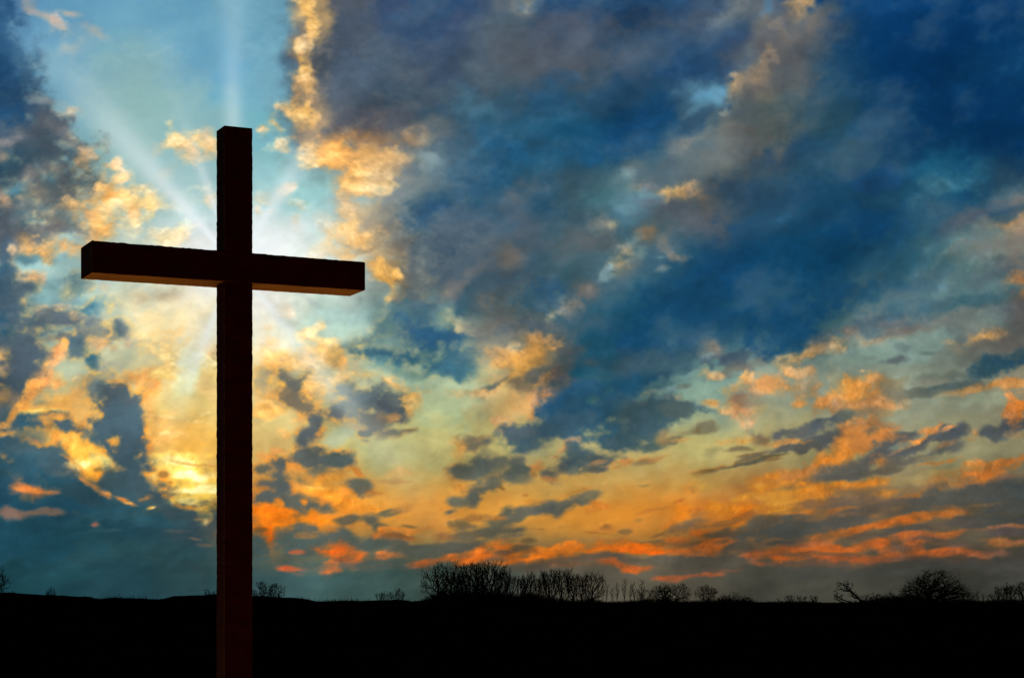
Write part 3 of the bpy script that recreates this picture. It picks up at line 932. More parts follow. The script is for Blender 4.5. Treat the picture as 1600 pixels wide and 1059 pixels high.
l -80.0 45.7 5.5 3.7 -10 240 148 52 0.9
l -66.3 43.9 11.0 2.4 -4 232 148 56 0.85
l -57.1 45.7 11.0 3.7 0 216 156 76 0.5
m -119.4 34.3 2.7 1.1 0 144 92 44 0.9
d -120.3 24.6 5.5 6.4 0 72 92 90 1
d -107.5 31.1 5.5 5.5 -20 88 95 88 1
d -98.3 34.7 6.4 3.7 0 94 98 90 1
d -99.2 27.4 11.9 6.4 0 79 95 90 1
d -82.8 31.1 11.9 4.6 0 86 96 90 1
l -97.4 32.0 4.6 1.5 0 168 112 60 0.8
l -86.4 34.3 3.7 1.6 0 224 128 48 0.9
d -77.3 38.4 7.3 2.4 10 100 95 80 1
l -75.4 36.5 2.4 0.9 30 196 124 56 0.9
d -67.2 38.4 5.5 3.1 0 94 96 84 1
d -63.5 34.7 5.5 2.4 0 96 96 79 0.95
d -69.9 27.4 10.1 4.6 0 83 95 88 1
l -64.5 31.1 4.6 2.2 0 240 128 52 0.9
l -51.6 32.9 11.9 2.2 0 232 136 56 0.9
l -38.8 34.7 11.0 3.7 0 224 144 64 0.6
d -57.1 42.5 5.1 1.6 15 112 104 76 1
l -51.6 44.3 3.7 1.6 10 176 120 64 0.7
d -48.0 35.8 4.6 0.8 -5 128 104 64 0.9
l -83.7 23.7 7.3 4.0 0 248 108 36 1
l -77.3 21.9 7.3 3.1 -10 240 112 44 0.9
l -86.4 17.3 5.5 3.7 20 228 108 52 0.85
l -81.8 20.1 4.6 1.3 -5 128 76 52 0.8
l -76.4 18.2 5.5 2.4 10 216 104 60 0.85
l -102.0 23.7 3.1 0.9 0 196 92 56 0.8
l -107.0 16.4 5.1 1.5 -5 220 100 60 0.95
l -104.7 15.0 2.7 1.3 0 200 92 60 0.7
m -103.8 14.1 3.7 1.1 -10 124 92 76 0.6
d -66.3 18.2 7.3 2.7 0 80 94 89 0.9
l -59.0 22.8 8.2 1.8 5 216 120 64 0.95
l -61.7 21.0 7.3 1.1 5 200 112 68 0.8
d -54.4 26.5 11.0 3.7 -3 95 96 84 1
d -62.6 27.4 5.5 2.7 0 86 96 88 1
d -38.8 23.7 16.5 3.1 -3 88 92 80 1
d -24.2 25.6 10.1 3.3 5 92 92 80 1
l -51.6 29.7 10.1 0.9 -3 192 112 56 0.8
m -52.5 31.1 6.4 0.9 -5 140 92 56 0.9
d -57.1 17.3 36.6 2.4 0 80 92 84 0.8
l -29.7 19.2 18.3 2.0 3 220 108 48 0.95
l -40.6 18.2 6.4 1.5 0 184 100 56 0.8
l -11.4 21.0 16.5 2.4 6 232 116 40 0.95
l -4.9 25.6 9.2 2.2 0 232 120 44 0.95
d -5.9 19.2 8.2 1.8 0 108 92 76 0.9
d -4.0 23.3 4.6 1.3 0 120 92 68 0.9
d -19.6 74.1 6.4 3.7 10 120 112 92 0.95
m -13.2 76.8 3.7 1.8 10 152 128 92 0.7
l -26.0 70.4 3.7 4.6 20 212 150 76 0.7
l -26.9 60.3 3.7 3.7 0 208 136 68 0.7
d -13.2 64.0 11.0 6.0 5 95 104 96 1
d -22.3 59.4 5.5 3.3 0 100 106 94 0.95
d -4.0 65.8 5.5 3.7 0 100 106 96 0.9
d -1.3 60.3 2.7 2.7 0 95 102 92 0.95
l -6.8 58.5 5.5 1.8 0 180 140 76 0.6
d -13.2 53.9 10.1 3.1 20 104 105 90 1
d -18.7 49.4 5.5 3.7 30 95 100 90 1
d -9.5 55.8 3.7 3.7 10 108 107 90 0.95
l -4.9 53.9 1.8 0.9 -30 132 92 52 0.8
l -25.1 53.9 4.6 1.8 0 204 136 64 0.8
d -28.7 46.6 6.4 3.1 -5 112 112 92 1
d -30.6 42.5 3.7 1.6 10 100 102 90 1
l -34.2 43.9 2.7 2.2 0 208 136 64 0.8
d -23.3 35.6 5.5 2.2 0 120 104 72 0.9
d -5.9 36.5 10.1 3.7 5 98 98 82 1
d -2.2 42.0 3.7 3.7 0 96 96 80 1
d -13.2 32.9 13.7 3.1 3 100 96 79 1
d -22.3 31.1 8.2 2.4 0 112 100 76 0.9
m -17.8 39.3 5.5 1.5 10 160 112 64 0.8
m -34.2 31.1 5.5 2.4 0 152 104 64 0.8
l -6.8 39.3 5.5 1.3 0 196 124 60 0.8
m -2.2 29.2 5.5 0.9 0 140 100 64 0.5
w 5.5 91.5 7.3 5.5 0 220 168 104 0.9
l 14.6 93.3 7.3 3.7 20 204 140 92 0.95
l 10.1 88.7 5.5 3.1 20 208 148 88 0.9
w 2.7 86.9 3.7 2.7 0 196 168 112 0.8
d 30.2 91.5 18.3 10.1 10 33 84 120 1
d 41.2 88.7 16.5 11.0 10 42 86 110 1
d 18.3 81.4 21.1 5.5 10 56 88 106 1
d 6.4 80.5 8.2 3.7 5 80 96 103 0.95
d 11.0 75.0 11.9 3.7 15 68 95 108 0.95
d 47.6 81.4 13.7 5.5 15 51 90 108 1
d 64.1 88.7 16.5 6.4 10 60 90 102 1
d 58.6 78.7 12.8 5.5 15 60 90 102 1
d 78.7 91.5 10.1 3.3 10 79 96 95 0.95
d 65.9 73.2 6.4 2.7 5 70 94 96 0.95
w 54.0 88.7 7.3 8.2 10 72 100 108 0.6
l 52.2 85.1 2.7 3.7 20 92 116 112 0.6
s 13.7 70.9 6.4 1.8 10 168 168 128 0.6
s 5.5 65.8 5.5 2.7 0 176 164 116 0.6
l 24.7 72.3 6.4 2.2 35 204 148 96 0.95
l 21.1 68.6 3.7 1.8 20 200 144 88 0.8
l 11.4 63.1 4.0 2.7 20 216 140 80 0.9
l 0.9 68.6 2.7 1.5 0 176 156 112 0.7
d 1.8 65.8 3.7 2.7 0 96 104 98 0.9
d 2.7 59.4 6.4 4.2 -10 98 106 96 0.95
d 4.6 62.2 3.7 1.8 0 92 102 94 0.9
d 23.8 63.1 11.0 4.9 10 88 96 94 1
d 31.1 68.6 11.9 5.5 15 72 94 102 1
d 40.3 66.8 12.8 3.1 10 76 94 98 0.95
d 18.3 60.3 6.4 3.1 0 100 100 90 0.95
l 17.4 58.1 4.6 1.3 -5 204 112 64 0.8
l 10.1 60.3 1.5 1.8 0 160 120 72 0.7
d 41.2 63.1 5.1 1.8 0 95 98 90 1
l 41.2 66.3 4.6 1.3 15 196 144 92 0.8
l 54.9 66.8 11.0 1.1 10 216 136 72 0.8
d 63.2 66.8 5.5 1.3 5 140 116 80 0.8
l 70.5 68.6 4.6 1.5 10 192 132 80 0.9
l 51.3 64.5 5.5 1.3 10 208 136 80 0.8
l 32.0 58.5 7.3 0.9 5 208 160 88 0.6
m 75.1 76.4 5.5 1.5 15 108 106 84 0.95
m 71.4 77.7 3.7 2.7 40 164 132 84 0.6
l 80.6 76.8 4.6 0.9 5 192 148 88 0.7
d 90.6 82.8 4.6 2.2 15 120 116 92 0.95
m 85.1 80.5 3.7 1.1 10 140 132 96 0.8
l 87.9 81.4 1.3 1.5 0 140 104 68 0.8
m 79.6 80.0 3.7 0.7 0 148 140 104 0.6
l 95.2 94.7 4.2 1.6 0 220 156 84 0.95
l 108.9 93.3 4.6 4.6 0 200 140 92 0.9
m 108.9 96.1 5.5 2.7 0 136 108 88 0.8
l 118.1 91.0 2.7 2.2 0 184 152 96 0.7
l 101.6 94.2 3.7 2.4 0 196 156 92 0.6
w 113.5 95.1 4.6 2.7 0 140 140 116 0.6
m 93.4 70.4 3.7 1.5 10 148 140 96 0.7
m 63.2 55.3 2.2 0.7 10 152 128 76 0.8
m 96.1 72.7 4.6 0.9 8 144 136 92 0.5
l 112.6 77.3 10.1 1.8 5 208 152 80 0.85
d 118.1 76.8 4.6 2.7 15 128 108 80 0.95
d 108.9 73.0 6.4 1.5 5 116 104 76 0.9
d 113.5 69.7 6.0 0.7 8 124 100 68 0.85
d 106.2 64.9 13.7 1.3 12 100 96 76 1
d 112.6 66.8 6.4 1.8 10 98 96 78 1
l 98.0 64.0 11.9 1.1 12 192 132 64 0.9
d 92.5 62.4 5.5 0.7 10 108 92 64 0.85
l 90.6 62.2 4.6 0.7 15 156 112 56 0.6
l 83.8 53.2 4.0 3.1 0 240 140 52 0.95
l 87.9 54.4 4.0 1.8 0 208 148 60 0.85
m 85.1 53.0 1.8 1.8 0 184 112 56 0.7
l 117.2 55.8 5.1 3.7 10 240 140 48 1
l 110.8 49.4 4.6 1.6 10 232 156 56 0.8
l 77.8 48.0 4.6 1.3 20 184 108 52 0.9
m 67.7 44.3 10.1 0.9 8 192 124 60 0.7
m 60.9 55.3 1.8 0.5 0 152 128 76 0.5
d 5.5 43.0 6.4 2.4 0 108 104 88 1
d 14.6 43.9 7.3 3.1 -5 95 98 90 1
d 21.1 44.3 7.3 3.1 0 92 96 88 1
d 30.2 48.4 8.2 2.7 25 94 96 88 1
d 36.6 51.2 5.1 2.4 15 94 96 88 1
d 24.7 45.7 5.5 2.7 20 95 97 88 1
l 30.2 52.1 7.3 0.9 22 200 116 52 0.9
l 9.2 47.1 5.5 1.8 0 208 136 56 0.8
l 40.3 46.6 4.6 1.8 -10 216 124 52 0.85
l 6.4 50.7 1.8 0.9 0 176 108 52 0.8
l 34.8 44.8 7.3 1.5 10 224 140 60 0.6
d 1.8 40.2 4.6 3.7 0 100 98 84 1
d 3.7 33.8 6.4 2.7 5 97 94 80 1
d 8.2 29.2 3.3 1.3 0 116 96 60 0.9
d 4.6 25.1 5.5 1.8 0 108 92 68 0.9
l 10.1 34.7 4.6 0.5 0 136 96 56 0.8
l 42.1 37.0 6.0 3.1 -5 216 120 48 0.95
d 43.0 36.5 4.2 2.2 0 144 104 64 0.9
d 53.1 33.6 3.3 1.2 5 128 100 64 0.95
l 39.4 32.9 5.5 0.7 -5 168 108 52 0.8
m 59.5 38.8 1.8 0.8 0 140 108 56 0.9
m 46.7 29.2 5.5 0.9 0 176 108 52 0.6
l 78.7 42.0 6.0 5.5 10 240 144 44 1
l 76.0 38.4 7.3 3.7 20 236 132 40 0.95
l 84.2 43.0 4.6 2.2 0 192 116 52 0.9
d 81.5 36.5 7.3 3.7 20 128 100 72 1
d 75.1 33.8 7.3 2.4 10 124 96 64 0.95
l 72.3 35.6 4.6 2.2 10 224 124 40 0.9
l 85.1 41.1 4.6 1.3 10 156 108 64 0.8
d 68.7 32.0 5.5 1.3 15 124 92 56 0.9
d 68.7 28.3 10.1 1.6 0 116 92 60 1
l 77.8 29.2 5.5 1.8 0 224 112 40 0.9
l 86.1 32.9 4.6 2.4 0 220 112 44 0.9
l 92.5 45.7 4.6 2.0 0 244 156 48 0.8
l 101.6 43.0 10.1 2.7 0 232 148 48 0.85
l 112.6 44.8 11.0 2.4 5 236 140 44 0.95
l 106.2 38.4 5.5 3.1 20 240 136 40 0.95
l 109.9 41.1 10.1 2.7 20 232 128 40 0.95
d 112.6 42.0 5.5 1.3 15 156 100 56 0.8
d 113.5 33.8 18.3 4.0 8 100 91 74 1
d 98.9 32.9 11.0 1.8 3 108 90 68 0.95
d 119.0 37.5 6.4 3.1 0 95 89 75 1
l 54.9 25.6 20.1 2.4 0 238 112 28 1
l 43.0 24.6 9.2 1.5 5 208 108 36 0.9
l 32.0 24.6 11.9 2.7 3 236 124 40 0.8
l 64.1 24.2 11.9 1.3 0 248 112 32 0.95
l 13.7 20.5 16.5 2.0 4 240 116 32 0.95
l 23.8 23.7 13.7 2.4 3 236 128 40 0.85
d 27.5 18.2 22.0 2.2 3 108 88 68 1
d 43.9 21.0 14.6 2.2 -2 100 86 70 1
d 9.2 15.9 11.9 1.8 0 100 90 76 0.9
d 80.6 20.1 25.6 3.1 0 92 86 72 1
d 100.7 21.0 22.9 4.0 3 91 86 74 1
d 108.0 27.4 12.8 3.1 0 95 88 74 1
d 87.9 27.4 10.1 2.2 0 120 90 62 0.9
l 96.1 28.8 7.3 1.6 5 224 116 48 0.95
l 87.9 23.7 8.2 1.8 0 200 108 52 0.8
l 91.5 26.0 5.5 1.3 0 208 112 48 0.8
l 77.8 23.7 3.7 1.3 0 192 104 48 0.7
l 51.3 17.3 8.2 1.8 -5 216 100 44 0.95
l 60.4 15.9 6.4 1.1 3 208 98 44 0.9
l 46.7 19.2 3.7 1.3 0 192 96 48 0.8
l 23.8 17.3 5.5 1.3 0 140 92 64 0.8
d 58.6 20.1 4.6 1.3 0 92 85 72 0.7
l 71.4 11.6 8.2 1.3 2 192 96 56 0.9
l 95.2 12.7 6.4 1.1 4 196 100 60 0.95
l 82.4 12.3 10.1 0.7 0 152 88 60 0.8
l 106.2 14.6 11.0 0.9 0 140 88 64 0.7
l 118.1 22.8 10.1 2.2 0 196 104 60 0.9
l 118.1 18.2 4.6 1.8 -5 180 100 64 0.8
d 96.1 16.4 18.3 1.3 0 92 86 74 0.7
l 134.9 93.8 3.1 2.0 0 224 156 84 0.9
l 147.8 92.4 9.2 4.2 0 220 148 80 0.95
l 145.0 88.7 8.2 3.1 5 216 144 80 0.9
l 154.2 90.6 4.6 3.7 -10 168 132 96 0.85
d 151.4 85.1 12.8 2.4 15 90 100 106 1
d 160.6 88.7 5.5 2.4 10 108 116 104 0.9
l 168.8 94.2 8.2 2.7 0 200 140 84 0.9
m 168.8 90.6 5.5 1.8 0 140 124 96 0.7
l 175.2 88.7 4.6 1.5 20 176 140 92 0.7
d 132.2 79.6 11.9 3.1 3 96 100 100 1
d 145.0 83.2 8.2 3.1 12 89 98 104 1
d 141.4 75.0 13.7 2.7 8 90 96 98 1
d 152.3 76.8 10.1 3.1 15 92 96 96 1
d 132.2 72.3 10.1 2.2 8 96 95 88 1
l 127.6 75.0 9.2 1.1 3 196 137 74 0.9
d 126.7 69.5 6.4 0.9 8 108 96 68 0.9
m 125.8 67.7 4.6 0.7 10 140 108 68 0.8
l 165.2 83.2 7.3 3.1 20 208 140 76 0.95
l 159.7 79.6 6.4 1.8 20 188 132 84 0.9
l 175.2 83.2 6.4 3.1 0 176 118 74 0.95
l 172.5 79.6 5.5 2.2 20 216 136 68 0.95
d 168.8 80.5 4.6 1.1 20 120 104 88 0.7
d 162.4 76.8 7.3 1.8 20 108 104 96 0.8
d 185.3 80.5 7.3 1.8 10 95 100 98 1
d 179.8 76.8 6.4 2.2 25 116 104 92 0.8
l 156.9 70.4 11.9 4.6 28 232 144 60 1
l 165.2 72.3 5.5 3.7 30 220 136 64 0.95
l 148.7 65.8 7.3 3.7 28 228 138 56 1
l 152.3 63.1 9.2 1.8 20 236 140 56 0.9
l 172.5 75.9 8.2 2.4 25 204 128 68 0.95
w 163.3 75.9 4.6 3.7 30 200 132 72 0.8
l 128.5 59.4 10.1 3.1 5 208 132 64 0.95
l 123.0 59.4 3.7 2.4 -20 240 152 56 1
l 135.9 60.3 7.3 2.7 10 192 124 68 0.9
l 131.3 55.8 10.1 1.5 8 224 140 56 0.9
l 141.4 58.1 5.5 1.3 10 184 124 64 0.8
d 139.5 55.8 11.9 1.3 8 116 96 72 0.9
d 157.8 63.1 13.7 4.0 15 98 98 90 1
d 167.0 66.8 11.9 3.7 25 100 99 92 1
d 154.2 59.4 15.6 1.8 8 94 92 84 1
d 172.5 70.4 8.2 3.7 20 95 98 96 1
l 173.4 66.3 5.1 2.7 0 208 132 68 0.95
l 170.6 69.5 2.7 1.3 20 188 124 72 0.7
d 185.3 73.2 10.1 4.0 20 93 97 99 1
d 194.5 77.7 9.2 3.1 25 94 96 96 1
d 185.3 65.8 11.9 3.1 5 104 100 90 0.95
d 178.0 62.2 11.0 1.3 5 108 100 84 0.9
l 191.7 77.7 9.2 1.1 30 232 146 72 1
l 197.2 81.4 4.6 1.6 -5 216 140 76 0.95
l 185.3 75.0 2.2 1.1 20 204 132 68 0.8
s 183.5 74.1 5.5 1.3 15 132 144 124 0.7
d 210.0 80.0 7.0 3.7 8 87 95 101 1
d 203.6 78.7 4.6 1.8 20 90 96 98 1
l 206.8 82.5 3.1 0.9 25 232 156 92 0.95
d 203.6 72.3 8.2 2.7 15 106 108 100 0.95
d 210.9 74.1 5.5 3.1 10 104 106 100 0.9
l 203.6 74.1 7.3 1.1 20 176 128 84 0.8
s 197.2 72.3 3.7 1.5 30 144 148 120 0.7
m 197.2 67.7 7.3 1.3 10 140 130 100 0.8
l 219.6 80.0 3.1 3.1 0 188 144 96 0.9
l 217.3 76.8 3.7 1.3 0 176 136 88 0.7
d 226.5 80.9 6.4 3.7 -5 84 94 102 1
d 233.8 82.3 5.5 2.2 0 92 98 100 1
d 239.3 85.1 6.0 2.4 0 82 92 100 1
d 230.2 77.7 4.6 1.8 0 94 102 102 0.8
l 240.2 91.5 5.5 4.6 0 244 141 58 1
l 236.1 93.3 2.0 3.7 -10 232 144 74 1
l 235.6 88.7 3.7 1.3 0 200 132 80 0.9
l 238.4 79.1 3.7 1.5 0 176 140 96 0.6
l 203.6 66.3 8.2 1.1 10 204 136 72 0.9
l 194.5 64.9 6.4 0.7 10 176 124 72 0.8
l 207.3 66.8 3.1 1.2 0 208 136 68 0.9
s 201.8 57.6 15.6 3.7 3 174 154 104 0.6
s 185.3 58.5 10.1 2.7 3 170 151 102 0.6
w 209.1 61.3 14.6 1.8 5 188 156 92 0.6
l 148.7 53.0 19.2 2.7 6 232 145 47 0.95
l 133.1 48.4 14.6 4.6 0 240 153 44 0.9
l 141.4 50.3 8.2 5.5 0 244 144 44 0.95
l 165.2 56.7 11.0 1.5 8 224 136 52 0.95
l 165.2 53.9 8.2 1.3 6 184 124 68 0.8
l 124.9 45.7 8.2 3.7 0 232 156 56 0.8
d 155.1 47.5 11.9 4.6 6 124 100 80 0.95
l 144.1 47.1 5.5 1.8 0 216 128 44 0.8
l 151.4 43.0 11.9 1.1 6 216 124 52 0.9
d 145.9 45.7 8.2 0.9 5 140 100 68 0.7
d 124.9 39.8 5.5 1.5 0 124 96 64 0.9
d 122.1 38.4 5.5 2.2 0 114 88 60 0.9
l 133.1 39.3 8.2 1.3 20 232 132 44 0.9
l 126.7 36.1 10.1 0.9 5 216 124 44 0.8
l 172.5 50.7 8.2 2.7 5 196 128 60 0.95
l 178.0 52.1 4.6 1.5 10 216 140 64 0.8
l 188.0 49.8 4.6 1.5 5 224 132 56 0.95
d 179.8 46.6 8.2 3.1 0 116 95 78 0.9
l 212.8 56.7 13.7 4.0 8 188 120 64 0.9
l 226.5 60.3 14.6 3.3 15 220 128 58 1
l 238.4 65.8 8.2 3.1 18 232 133 58 1
l 220.1 64.5 6.4 1.5 -5 208 140 72 0.9
l 231.1 64.9 8.2 2.2 10 216 133 64 0.9
d 234.7 58.5 7.3 1.8 12 140 104 80 0.8
d 214.6 57.6 6.4 1.5 10 148 112 76 0.7
d 187.1 52.1 6.4 1.3 10 140 116 80 0.7
l 199.0 52.1 6.4 1.5 5 220 136 56 0.9
m 190.8 56.7 7.3 0.5 5 160 136 88 0.8
d 235.6 52.1 18.3 5.5 8 79 86 84 1
d 212.8 50.3 21.1 4.6 6 90 90 84 1
d 196.3 46.6 20.1 4.0 6 92 91 83 1
d 187.1 43.0 10.1 2.4 8 93 90 80 1
d 168.8 43.0 11.9 3.1 5 98 89 78 1
d 152.3 38.4 20.1 3.7 5 90 87 80 1
d 132.2 34.7 20.1 4.2 4 86 87 80 1
d 126.7 32.0 14.6 3.1 0 83 86 80 1
l 171.6 41.1 3.7 1.5 0 196 120 68 0.95
l 157.8 41.6 5.5 0.8 5 140 108 80 0.8
l 179.8 43.9 3.7 0.8 -20 156 120 88 0.6
l 194.5 40.2 18.3 1.8 8 212 120 54 0.95
l 176.1 37.5 16.5 1.6 10 214 116 52 0.95
l 184.4 37.0 7.3 1.6 5 228 120 48 0.95
l 205.4 43.0 5.5 1.8 5 216 132 68 0.9
l 221.9 45.7 10.1 0.7 5 160 120 80 0.7
l 157.8 33.8 13.7 1.6 10 210 116 50 0.95
l 152.3 32.0 8.2 2.2 15 220 122 52 0.9
l 192.6 33.8 5.5 1.5 0 200 116 64 0.9
d 226.5 38.4 20.1 3.1 4 81 85 80 1
d 209.1 37.5 13.7 1.8 5 96 88 80 0.9
d 233.8 43.9 13.7 2.2 3 85 87 82 1
d 160.6 31.1 8.2 1.5 15 106 88 72 0.95
d 183.5 32.9 17.4 1.8 5 92 86 76 1
d 172.5 32.0 5.5 1.3 0 96 86 72 0.9
l 232.9 35.8 11.9 0.7 3 176 108 68 0.9
l 220.1 34.7 10.1 0.7 3 140 100 80 0.7
d 236.6 32.9 14.6 1.5 0 92 82 78 0.9
l 231.1 28.3 7.3 1.8 -3 188 116 64 0.95
l 239.3 28.8 5.5 0.9 0 156 104 72 0.8
l 203.6 32.0 9.2 2.0 5 202 112 56 0.95
l 185.3 28.3 16.5 2.4 0 160 96 60 0.9
l 170.6 28.3 11.9 2.0 5 202 104 48 0.95
l 130.4 25.6 11.9 2.4 5 200 104 50 0.95
l 126.7 21.0 9.2 1.8 0 212 106 48 0.95
l 145.0 24.6 13.7 2.4 3 204 104 48 0.95
l 143.2 27.4 8.2 1.5 10 176 104 64 0.85
l 159.7 24.6 11.0 1.5 5 212 108 48 0.9
l 167.0 20.5 15.6 1.5 -2 204 96 44 0.95
l 178.0 24.6 5.5 3.1 -30 204 104 52 0.85
l 190.8 25.6 4.6 3.7 10 184 100 56 0.85
l 207.3 24.2 11.0 2.2 2 208 104 50 0.95
l 220.1 23.7 10.1 1.5 0 176 100 64 0.9
l 152.3 20.5 11.0 1.3 0 180 92 52 0.8
d 126.7 28.3 10.1 1.3 0 80 80 74 0.9
d 152.3 22.8 8.2 0.7 0 108 84 64 0.7
d 133.1 26.9 5.5 0.9 0 108 84 68 0.7
d 199.0 29.2 10.1 0.9 0 100 84 74 0.7
d 183.5 25.1 5.5 1.3 0 100 83 72 0.6
d 135.9 23.3 7.3 0.6 3 124 84 60 0.7
w 229.2 23.7 5.5 1.5 0 124 92 76 0.7
d 212.8 27.4 9.2 1.3 0 108 86 74 0.7
w 144.1 18.2 22.9 1.3 0 124 84 64 0.6
w 194.5 20.1 22.9 1.1 0 124 84 64 0.5
d 217.3 18.2 30.2 2.2 0 80 79 73 0.7
d 157.8 14.6 45.8 2.4 0 78 79 73 0.6
d -187.5 93.3 10.1 8.2 0 88 104 112 1
d -185.7 83.2 11.0 10.1 0 76 102 114 1
d -182.9 72.3 9.6 9.2 0 74 99 112 1
d -178.3 60.3 10.1 8.2 0 68 96 108 1
d -231.4 69.5 11.9 7.3 -10 54 96 111 1
d -215.0 66.8 7.3 5.5 -30 70 97 106 1
l -153.6 60.3 15.6 7.3 0 255 207 98 1
l -151.8 53.9 11.9 5.5 0 255 220 112 1
l -157.3 65.8 11.9 3.7 -6 255 224 120 1
l -154.5 49.4 7.3 3.7 0 255 216 104 1
l -145.4 48.4 4.6 3.7 0 255 216 104 1
l -157.3 66.8 8.2 1.3 -5 255 246 176 1
l -150.0 59.9 10.1 1.6 2 255 246 192 0.9
l -150.9 53.5 11.0 2.0 2 255 252 192 0.95
l -150.9 56.7 10.1 0.6 0 244 204 120 0.8
l -153.6 48.0 4.6 1.8 0 255 248 176 0.9
m -148.1 64.9 9.2 0.5 -8 208 156 80 0.8
d -164.6 60.2 2.2 1.6 0 168 120 60 0.9
d -161.9 56.7 1.5 0.9 0 184 132 64 0.8
l -198.5 69.5 9.2 3.7 -30 255 196 84 0.9
l -198.5 65.7 8.2 2.0 0 255 244 160 1
l -193.9 66.8 4.6 2.4 10 255 224 120 0.9
l -197.6 61.7 3.7 3.1 -40 255 184 72 0.9
d -196.2 62.9 1.8 0.9 10 160 124 64 0.9
l -236.9 89.6 1.8 3.7 -40 240 156 80 0.7
w -97.0 279.4 5.5 10.1 0 216 168 104 0.75
w -98.8 254.6 4.0 11.9 0 208 160 104 0.75
w -96.5 237.2 5.5 10.1 0 212 162 102 0.75
w -92.8 221.7 5.5 8.2 -20 216 164 100 0.8
w -82.8 211.6 11.9 5.5 -20 224 164 92 0.8
w -64.5 207.0 12.8 5.5 15 200 156 104 0.6
w -73.6 199.7 8.2 6.4 -20 224 168 96 0.7
l -100.6 283.9 3.1 2.7 -20 252 208 138 0.9
l -97.2 281.2 3.1 4.0 0 253 204 120 0.95
l -95.1 276.2 2.6 5.5 0 251 201 116 0.95
l -94.7 270.2 2.0 5.5 0 246 198 124 0.95
l -98.3 265.2 1.8 3.1 0 232 192 138 0.8
l -100.9 262.0 1.6 4.6 0 248 210 148 0.95
l -99.7 256.5 2.2 4.6 0 248 204 132 0.95
l -99.2 251.0 3.7 4.6 0 251 203 122 0.95
l -99.7 245.5 3.7 3.7 0 243 196 132 0.9
l -95.6 242.7 2.7 3.7 -20 216 172 112 0.85
l -102.9 235.4 5.5 3.3 10 252 202 126 0.95
l -97.9 231.7 4.6 4.2 0 248 196 112 0.95
l -94.7 226.3 3.1 4.0 -10 238 180 100 0.9
l -91.9 220.8 3.1 3.7 -20 238 180 104 0.9
l -94.7 215.3 5.5 4.6 0 248 205 136 0.9
l -97.4 208.9 4.6 4.6 0 248 207 136 0.9
l -86.4 213.4 8.2 3.7 -15 244 174 88 0.95
l -80.0 207.9 7.3 4.6 -30 250 181 96 0.95
l -66.3 209.8 9.2 3.7 10 230 174 100 0.7
l -73.6 198.8 5.5 4.6 -20 250 188 104 0.95
l -61.7 197.9 5.5 4.0 10 248 208 140 0.9
w -75.4 217.6 18.3 1.8 -3 156 116 76 0.7
w -75.4 177.8 7.3 10.1 -10 220 180 124 0.7
w -64.5 165.0 8.2 5.5 -30 200 156 100 0.7
w -66.3 173.2 6.4 5.5 0 160 140 112 0.5
l -77.3 182.4 4.0 5.5 -10 240 196 134 0.8
l -78.2 176.0 5.5 4.6 -10 244 198 126 0.9
l -71.8 170.5 7.3 2.4 10 242 188 112 0.9
l -61.7 158.6 6.4 3.1 -25 250 187 94 0.95
l -58.0 153.1 4.6 4.6 -10 248 184 92 0.95
w 126.7 48.4 14.6 3.7 5 204 154 80 0.6
d 157.8 48.4 15.6 3.3 8 116 99 82 0.85
l 144.1 51.2 11.0 2.2 8 220 138 56 0.8
d 144.1 47.1 11.0 1.1 6 140 104 72 0.7
d 165.2 53.0 11.0 1.3 8 138 112 80 0.7
d 132.2 53.9 8.2 0.7 5 160 124 72 0.5
d 134.0 43.0 10.1 0.8 5 150 108 64 0.6
l 151.4 44.3 11.9 0.8 6 220 130 56 0.8
d 172.5 45.7 12.8 2.0 6 108 95 80 0.8
w 64.1 38.4 18.3 3.7 3 212 146 74 0.5
d 79.6 36.5 8.2 2.0 12 124 100 74 0.8
d 102.5 38.4 10.1 1.3 8 138 100 64 0.7
w 22.9 53.0 18.3 5.5 5 191 163 98 0.5
w 91.5 55.8 18.3 5.5 5 192 166 96 0.45
w -29.7 96.3 18.3 6.4 0 173 180 138 0.5
w 27.5 266.5 23.8 11.0 20 76 89 108 0.5
d 87.0 226.3 11.0 3.7 35 28 74 116 0.6
d -239.7 142.1 8.2 11.0 0 76 96 112 0.7
d -221.4 129.3 15.6 4.6 5 90 104 114 0.8
d -232.4 115.6 10.1 8.2 0 78 94 106 0.9
d -201.2 129.3 8.2 3.7 0 102 116 122 0.7
d -185.7 128.4 5.5 4.0 -20 80 100 111 0.8
d -205.8 120.1 5.5 4.6 -35 82 108 120 0.8
l -212.2 122.7 1.5 2.4 0 240 168 100 0.9
l -215.0 116.5 2.0 3.7 -30 240 160 92 0.8
d -239.7 74.1 6.4 4.2 -10 58 95 112 0.9
d -232.4 74.1 7.3 4.6 -15 71 98 108 0.9
d -221.4 69.5 10.1 5.5 -35 68 95 106 0.9
d -234.2 64.0 11.0 6.4 0 48 88 104 0.9
d -203.1 51.2 11.0 3.7 -25 53 88 100 0.9
d -191.2 57.6 5.5 4.6 0 69 96 104 0.9
d -175.6 53.0 9.2 5.5 -30 69 96 106 1
d -164.6 45.7 11.0 3.3 -25 71 95 102 0.9
l -206.3 65.8 5.5 0.7 -35 232 156 80 0.6'''
PX = 3.3                                        # chart samples per mil
def ups(g, H, W, fy, fx, oy=0., ox=0.):
    y = (np.arange(H, dtype=np.float32)*fy+oy) % g.shape[0]; x = (np.arange(W, dtype=np.float32)*fx+ox) % g.shape[1]
    y0 = y.astype(int); x0 = x.astype(int); ty = y-y0; tx = x-x0
    ty = ty*ty*(3-2*ty); tx = tx*tx*(3-2*tx)
    y1 = (y0+1) % g.shape[0]; x1 = (x0+1) % g.shape[1]; y0 %= g.shape[0]; x0 %= g.shape[1]
    a = g[y0]*(1-ty)[:, None]+g[y1]*ty[:, None]
    return a[:, x0]*(1-tx)+a[:, x1]*tx
